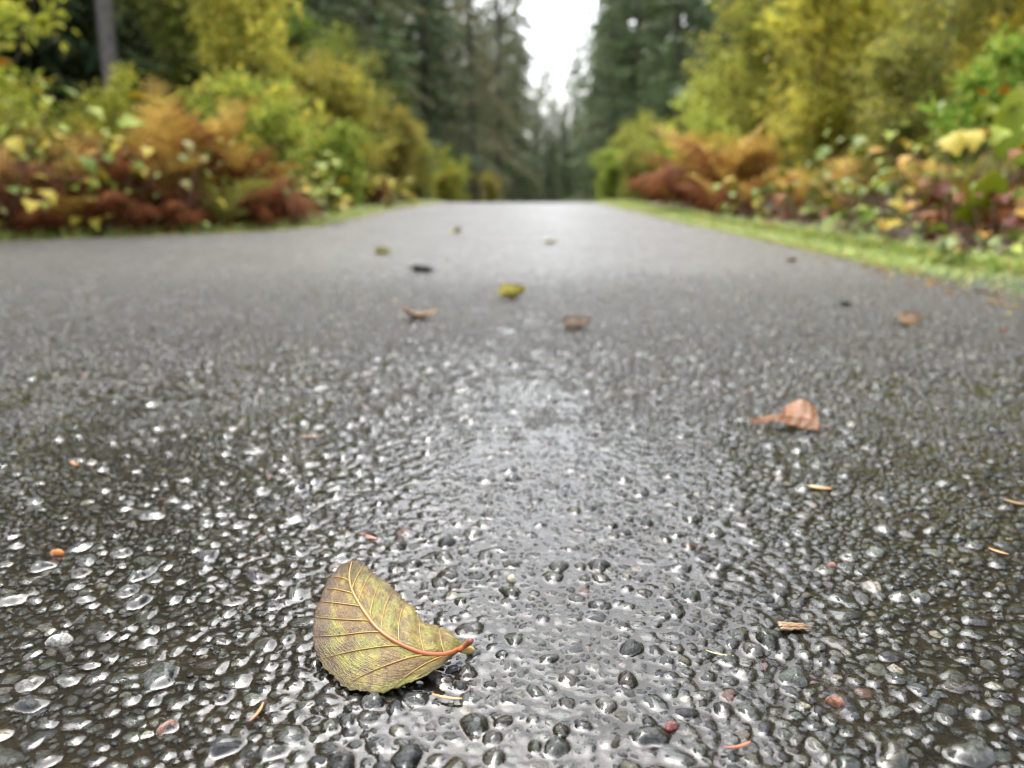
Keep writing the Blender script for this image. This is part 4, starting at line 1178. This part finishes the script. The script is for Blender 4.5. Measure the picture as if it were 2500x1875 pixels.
# ------------------------------------------------------------------ conifers
def conifer_meshes(seed, Hh, reach, first, nbranch, per, spray, wd, pal, droop=.45, trunk_r=.17, sparse=1.0):
    r_ = np.random.default_rng(seed)
    u = np.linspace(0, 1, 16)
    ax = np.stack([.12 * np.sin(u * 3 + seed), .12 * np.cos(u * 2.2 + seed) - .1, Hh * u - .3], 1)
    V, T, Q = tube(ax, trunk_r * (1 - u) ** .8 + .015, 9)
    tm = make_mesh('trunk', V, [T, Q])
    lb = MB(); P_all = []; D_all = []
    for k in range(nbranch):
        f = first + (1 - first) * (k + r_.uniform(0, 1)) / nbranch
        p0 = np.array([np.interp(f, u, ax[:, 0]), np.interp(f, u, ax[:, 1]), np.interp(f, u, ax[:, 2])])
        a = r_.uniform(0, 2 * math.pi)
        ln = reach * min(1.0, (1 - f) ** .8 * 1.25 + .05) * r_.uniform(.55, 1.1)
        h = np.array([math.cos(a), math.sin(a), 0]); uu = np.linspace(0, 1, 8)[:, None]
        up_ = r_.uniform(-.1, .35)
        B_ = p0 + h * ln * uu + np.array([0, 0, 1]) * ln * (up_ * uu - droop * uu ** 2 * r_.uniform(.6, 1.3))
        V, T, Q = tube(B_, np.linspace(.022, .004, 8), 4, cap=False); lb.add(V, T, Q)
        n = max(6, int(per * ln / reach * sparse))
        g_ = r_.uniform(.12, 1.0, n) ** .85; gi = np.clip((g_ * 7).astype(int), 0, 6); fr = (g_ * 7 - gi)[:, None]
        pts = B_[gi] * (1 - fr) + B_[gi + 1] * fr
        lat = np.array([-h[1], h[0], 0]) * r_.normal(0, .22 * ln, (n, 1)) * (1.1 - g_[:, None]) 
        pts = pts + lat + np.array([0, 0, -1]) * np.abs(lat).sum(1, keepdims=True) * .35 + np.array([0, 0, -1]) * r_.uniform(0, .25, (n, 1)) * spray * 2
        D_all.append(unit(h * .6 + np.sign(lat) * .6 + np.array([0, 0, -.7]) + r_.normal(0, .35, (n, 3)))); P_all.append(pts)
    P_ = np.concatenate(P_all); D_ = np.concatenate(D_all); n = len(P_)
    L_ = spray * r_.uniform(.6, 1.4, n)
    V, T, C_ = leaf_cloud(P_, D_, L_, L_ * wd, palette(r_, n, pal), r_, cup=.1)
    return tm, lb.mesh('limbs'), make_mesh('crown', V, [T], C_, smooth=False), (P_, D_, L_, wd)
DK = [(.065, .105, .04), (.09, .135, .045), (.05, .085, .035), (.12, .145, .05)]
MO = [(.20, .20, .095), (.26, .24, .12), (.15, .17, .08), (.10, .13, .06)]
CON = {
    'fir': conifer_meshes(1, 22, 2.7, .05, 190, 200, .22, .26, DK),
    'hemlock': conifer_meshes(2, 19, 2.5, .06, 180, 190, .20, .24, DK, .65),
    'mossy': conifer_meshes(3, 20, 2.2, .04, 170, 150, .20, .20, MO, .8),
    'small': conifer_meshes(4, 10.5, 1.9, .03, 110, 130, .17, .26, DK, .5, .09),
}
def conifer(kind, x, y, s, rz, label, tint=(1, 1, 1), bark='bark'):
    tm, lm, cm2, _ = CON[kind]
    r_ = obj('conifer', None, loc=(x, y, float(ground_z(x, y))), rot=(0, 0, rz), scale=(s, s, s * (.55 if 14 < y < 36 and abs(x) < 7 else (.75 if y < 16 else 1))), label=label, cat='tree', group='conifers of the forest')
    obj('trunk', tm, M[bark], parent=r_); obj('limbs', lm, M['bark'], parent=r_, kind='stuff')
    obj('crown', cm2, M['needle'], parent=r_, kind='stuff', color=tint)
    return r_

# bare lower trunks at the upper left
def bare_trunk(x, y, r, h, mat, label):
    u = np.linspace(0, 1, 14)
    root = obj('tree', None, loc=(x, y, float(ground_z(x, y))), label=label, cat='tree', group='trees with bare lower trunks')
    P = np.stack([.05 * np.sin(u * 4), .05 * u, h * u - .2], 1)
    V, T, Q = tube(P, r * (1.15 - .6 * u), 12)
    obj('trunk', make_mesh('trunk', V, [T, Q]), M[mat], parent=root)
    r_ = np.random.default_rng(int(abs(x) * 100))
    P_ = []; D_ = []
    for k in range(60):
        f = r_.uniform(.35, 1); a = r_.uniform(0, 2 * math.pi); ln = 2.4 * (1.15 - f)
        hh_ = np.array([math.cos(a), math.sin(a), 0]); g_ = r_.uniform(.1, 1, (90, 1))
        P_.append(np.array([0, 0, h * f - .2]) + hh_ * ln * g_ + np.array([0, 0, -.5]) * ln * g_ ** 2 + r_.normal(0, .18, (90, 3))); D_.append(hh_ + r_.normal(0, .6, (90, 3)) + np.array([0, 0, -.5]))
    P_ = np.concatenate(P_); D_ = np.concatenate(D_)
    V, T, C_ = leaf_cloud(P_, D_, r_.uniform(.12, .26, len(P_)), .06, palette(r_, len(P_), DK), r_, cup=.1)
    obj('crown', make_mesh('crown', V, [T], C_, smooth=False), M['needle'], parent=root, kind='stuff')
bare_trunk(-4.02, 8.2, .072, 14, 'greybark', 'tree with pale grey bare trunk behind the shrubs at the upper left')
bare_trunk(-4.85, 12.4, .15, 18, 'bark', 'tree with dim brown bare trunk in the dark gap at the upper left')

conifer('fir', -7.4, 13.5, 1, .4, 'dark conifer behind the grey trunk at the upper left')
conifer('hemlock', -5.4, 16.5, 1, 1.7, 'dark conifer closing the gap behind the golden sapling', (.9, 1, .9))
conifer('fir', -5.0, 20.5, 1, 2.9, 'conifer left of the path, directly behind the tall olive shrub')
conifer('small', -2.85, 19.0, .8, .8, 'bright green young conifer on the left, before the mossy trees', (1.5, 1.7, 1.2))
conifer('mossy', -4.0, 24.5, 1, 4.0, 'mossy olive conifer left of the opening, nearest of the mossy ones', (1.1, 1.05, 1))
conifer('hemlock', -2.7, 27.5, 1, 5.2, 'tall dark conifer with a straight trunk left of the sky gap')
conifer('mossy', -1.7, 34.0, 1, .6, 'brownish mossy conifer bordering the sky gap on the left', (1.15, 1.05, 1.05))
conifer('mossy', -.9, 43.0, 1, 2.2, 'straggly conifer behind the brownish mossy one, left of the sky gap')
conifer('hemlock', .3, 56.0, 1, 3.1, 'farthest tall conifer left of the sky gap', (1.2, 1.2, 1.2))
conifer('fir', 2.2, 74.0, .47, 1.0, 'small far conifer under the sky gap, left one', (1.0, 1.0, .85))
conifer('fir', 4.2, 80.0, .52, 2.0, 'small far conifer in the middle of the sky gap bottom', (1.0, 1.0, .85))
conifer('fir', 5.35, 84.0, .49, 4.1, 'small far conifer right of the middle at the bottom of the sky gap', (1.0, 1.0, .85))
conifer('hemlock', 5.9, 76.0, .54, 3.0, 'small far conifer under the sky gap, right one', (1.0, 1.0, .85))
conifer('hemlock', 3.1, 69.0, .44, 2.6, 'low far conifer closing the road end, left of the middle', (.9, .95, .8))
conifer('fir', 4.75, 71.0, .42, 5.3, 'low far conifer closing the road end, right of the middle', (.9, .95, .8))
conifer('mossy', 6.3, 56.0, 1, 1.4, 'farthest tall conifer right of the sky gap', (1.0, 1.1, 1.0))
conifer('hemlock', 5.5, 43.0, 1, 4.4, 'dark hanging-branched conifer bordering the sky gap on the right')
conifer('fir', 4.9, 33.0, 1, 2.5, 'dense blue-green conifer right of the sky gap', (1.0, 1.05, .85))
conifer('hemlock', 5.2, 26.0, .95, .1, 'conifer on the right with bright sky holes beside it')
conifer('small', 3.6, 18.5, .62, 5.0, 'young conifer on the right behind the pale olive sapling', (1.2, 1.35, 1.0))
conifer('mossy', 6.5, 21.0, 1, 3.3, 'mossy yellowish conifer behind the right shrub wall', (1.2, 1.1, .9))
conifer('hemlock', 6.6, 15.0, .9, 1.2, 'dim conifer behind the middle of the right shrub wall', (1.0, 1.0, .95))
conifer('mossy', 7.4, 11.5, .95, 2.4, 'mossy conifer above the right shrub wall near the corner', (1.0, 1.0, .9))
conifer('fir', 8.2, 9.0, .9, 5.6, 'dark conifer behind the top right corner')
conifer('fir', -8.0, 9.5, .95, .9, 'dark conifer behind the top left corner')

# the wood behind reads as one mass
_, _, _, (wp, wd_, wl_, ww) = CON['fir']
wr = np.random.default_rng(77)
mb = MB()
spots = [(-10.5, 14), (-9, 19), (-12, 24), (-8, 26), (-6.5, 31), (-10, 36), (-6, 40), (-8, 52), (-5.5, 62), (-12, 45), (-4, 72), (-1.5, 90), (9, 30), (10.5, 20), (11, 13), (13, 25), (9.5, 40), (12, 50), (13, 34), (12, 64), (10, 76), (8.5, 92), (12, 8.0), (-12.5, 8.5), (-15, 18), (15, 17), (-6.8, 10.5), (-5.2, 6.5), (-7.5, 5.5), (-9.5, 11.5), (-6.2, 8.4), (6.0, 7.2), (5.6, 5.4), (7.6, 6.2), (9.2, 10.4), (5.9, 10.0), (-6.6, 21.5), (6.8, 18.0), (4, 100), (0, 104), (8, 104), (-4.8, 51), (-3.0, 60), (-1.2, 68), (-3.4, 80), (.2, 80), (8.4, 51), (9.2, 60), (8.0, 68), (8.8, 78), (-7.4, 16.5), (-8.4, 22), (-8.6, 14.6), (-7.1, 12.6), (-9.8, 12.8), (7.8, 24), (8.4, 14), (-4.8, 38), (-6.4, 34), (-3.8, 46), (-6.0, 27.5), (6.9, 46), (7.4, 38)]
for (x, y) in spots:
    close = y < 12.5
    sel = wr.choice(len(wp), 8000 if close else 4200, replace=False)
    if close: sel = sel[wp[sel, 2] > 2.8]
    mul = 1.05 if close else 2.25
    a = wr.uniform(0, 6.28); c, s = math.cos(a), math.sin(a); sc = wr.uniform(.85, 1.1)
    Rm = np.array([[c, -s, 0], [s, c, 0], [0, 0, 1]])
    zs = (.55 if y < 32 else .8) if abs(x - .06 * y) < .45 * y + .5 and y < 50 else .95
    P_ = wp[sel] @ Rm.T * np.array([sc * 1.25, sc * 1.25, sc * zs]) + np.array([x, y, float(ground_z(x, y))])
    V, T, C_ = leaf_cloud(P_, wd_[sel] @ Rm.T, wl_[sel] * mul, wl_[sel] * ww * mul, palette(wr, len(sel), DK), wr, cup=.1)
    mb.add(V, T, None, C_)
    u = np.linspace(0, 1, 6)
    V, T, Q = tube(np.stack([x + 0 * u, y + 0 * u, float(ground_z(x, y)) + u * 20 * sc * zs], 1), .17 * (1.02 - u), 7)
    mb.add(V, T, Q, np.array((.06, .05, .042)))
obj('woods', mb.mesh('woods', smooth=False), M['needle'], kind='stuff', label='dark mass of conifer forest behind the nearer trees on both sides', cat='forest')


# ------------------------------------------------------------------ scraps of leaves and twigs along both edges of the path
lr = np.random.default_rng(404)
n = 900
y = 1.0 + 9 * lr.uniform(0, 1, n) ** 1.8
sd_ = lr.uniform(0, 1, n) < .5
off = np.abs(lr.normal(0, .07, n)) - .03
x = np.where(sd_, right_x(y) - off, left_x(np.maximum(y, 2.6)) + off)
y = np.where(sd_, y, np.maximum(y, 2.6))
a = lr.uniform(0, 6.28, n)
P = np.stack([x, y, rise(y) + .003], 1)
V, T, C_ = leaf_cloud(P, np.stack([np.cos(a), np.sin(a), lr.uniform(-.05, .25, n)], 1), lr.uniform(.008, .03, n), lr.uniform(.003, .014, n),
                      palette(lr, n, [(.16, .08, .03), (.26, .15, .05), (.10, .06, .03), (.34, .27, .08), (.22, .09, .04)]), lr, cup=.2, up=3)
obj('leaf_litter', make_mesh('leaf_litter', V, [T], C_, smooth=False), M['leaf'], kind='stuff', label='brown scraps of leaves strewn along both edges of the path', cat='leaf litter')
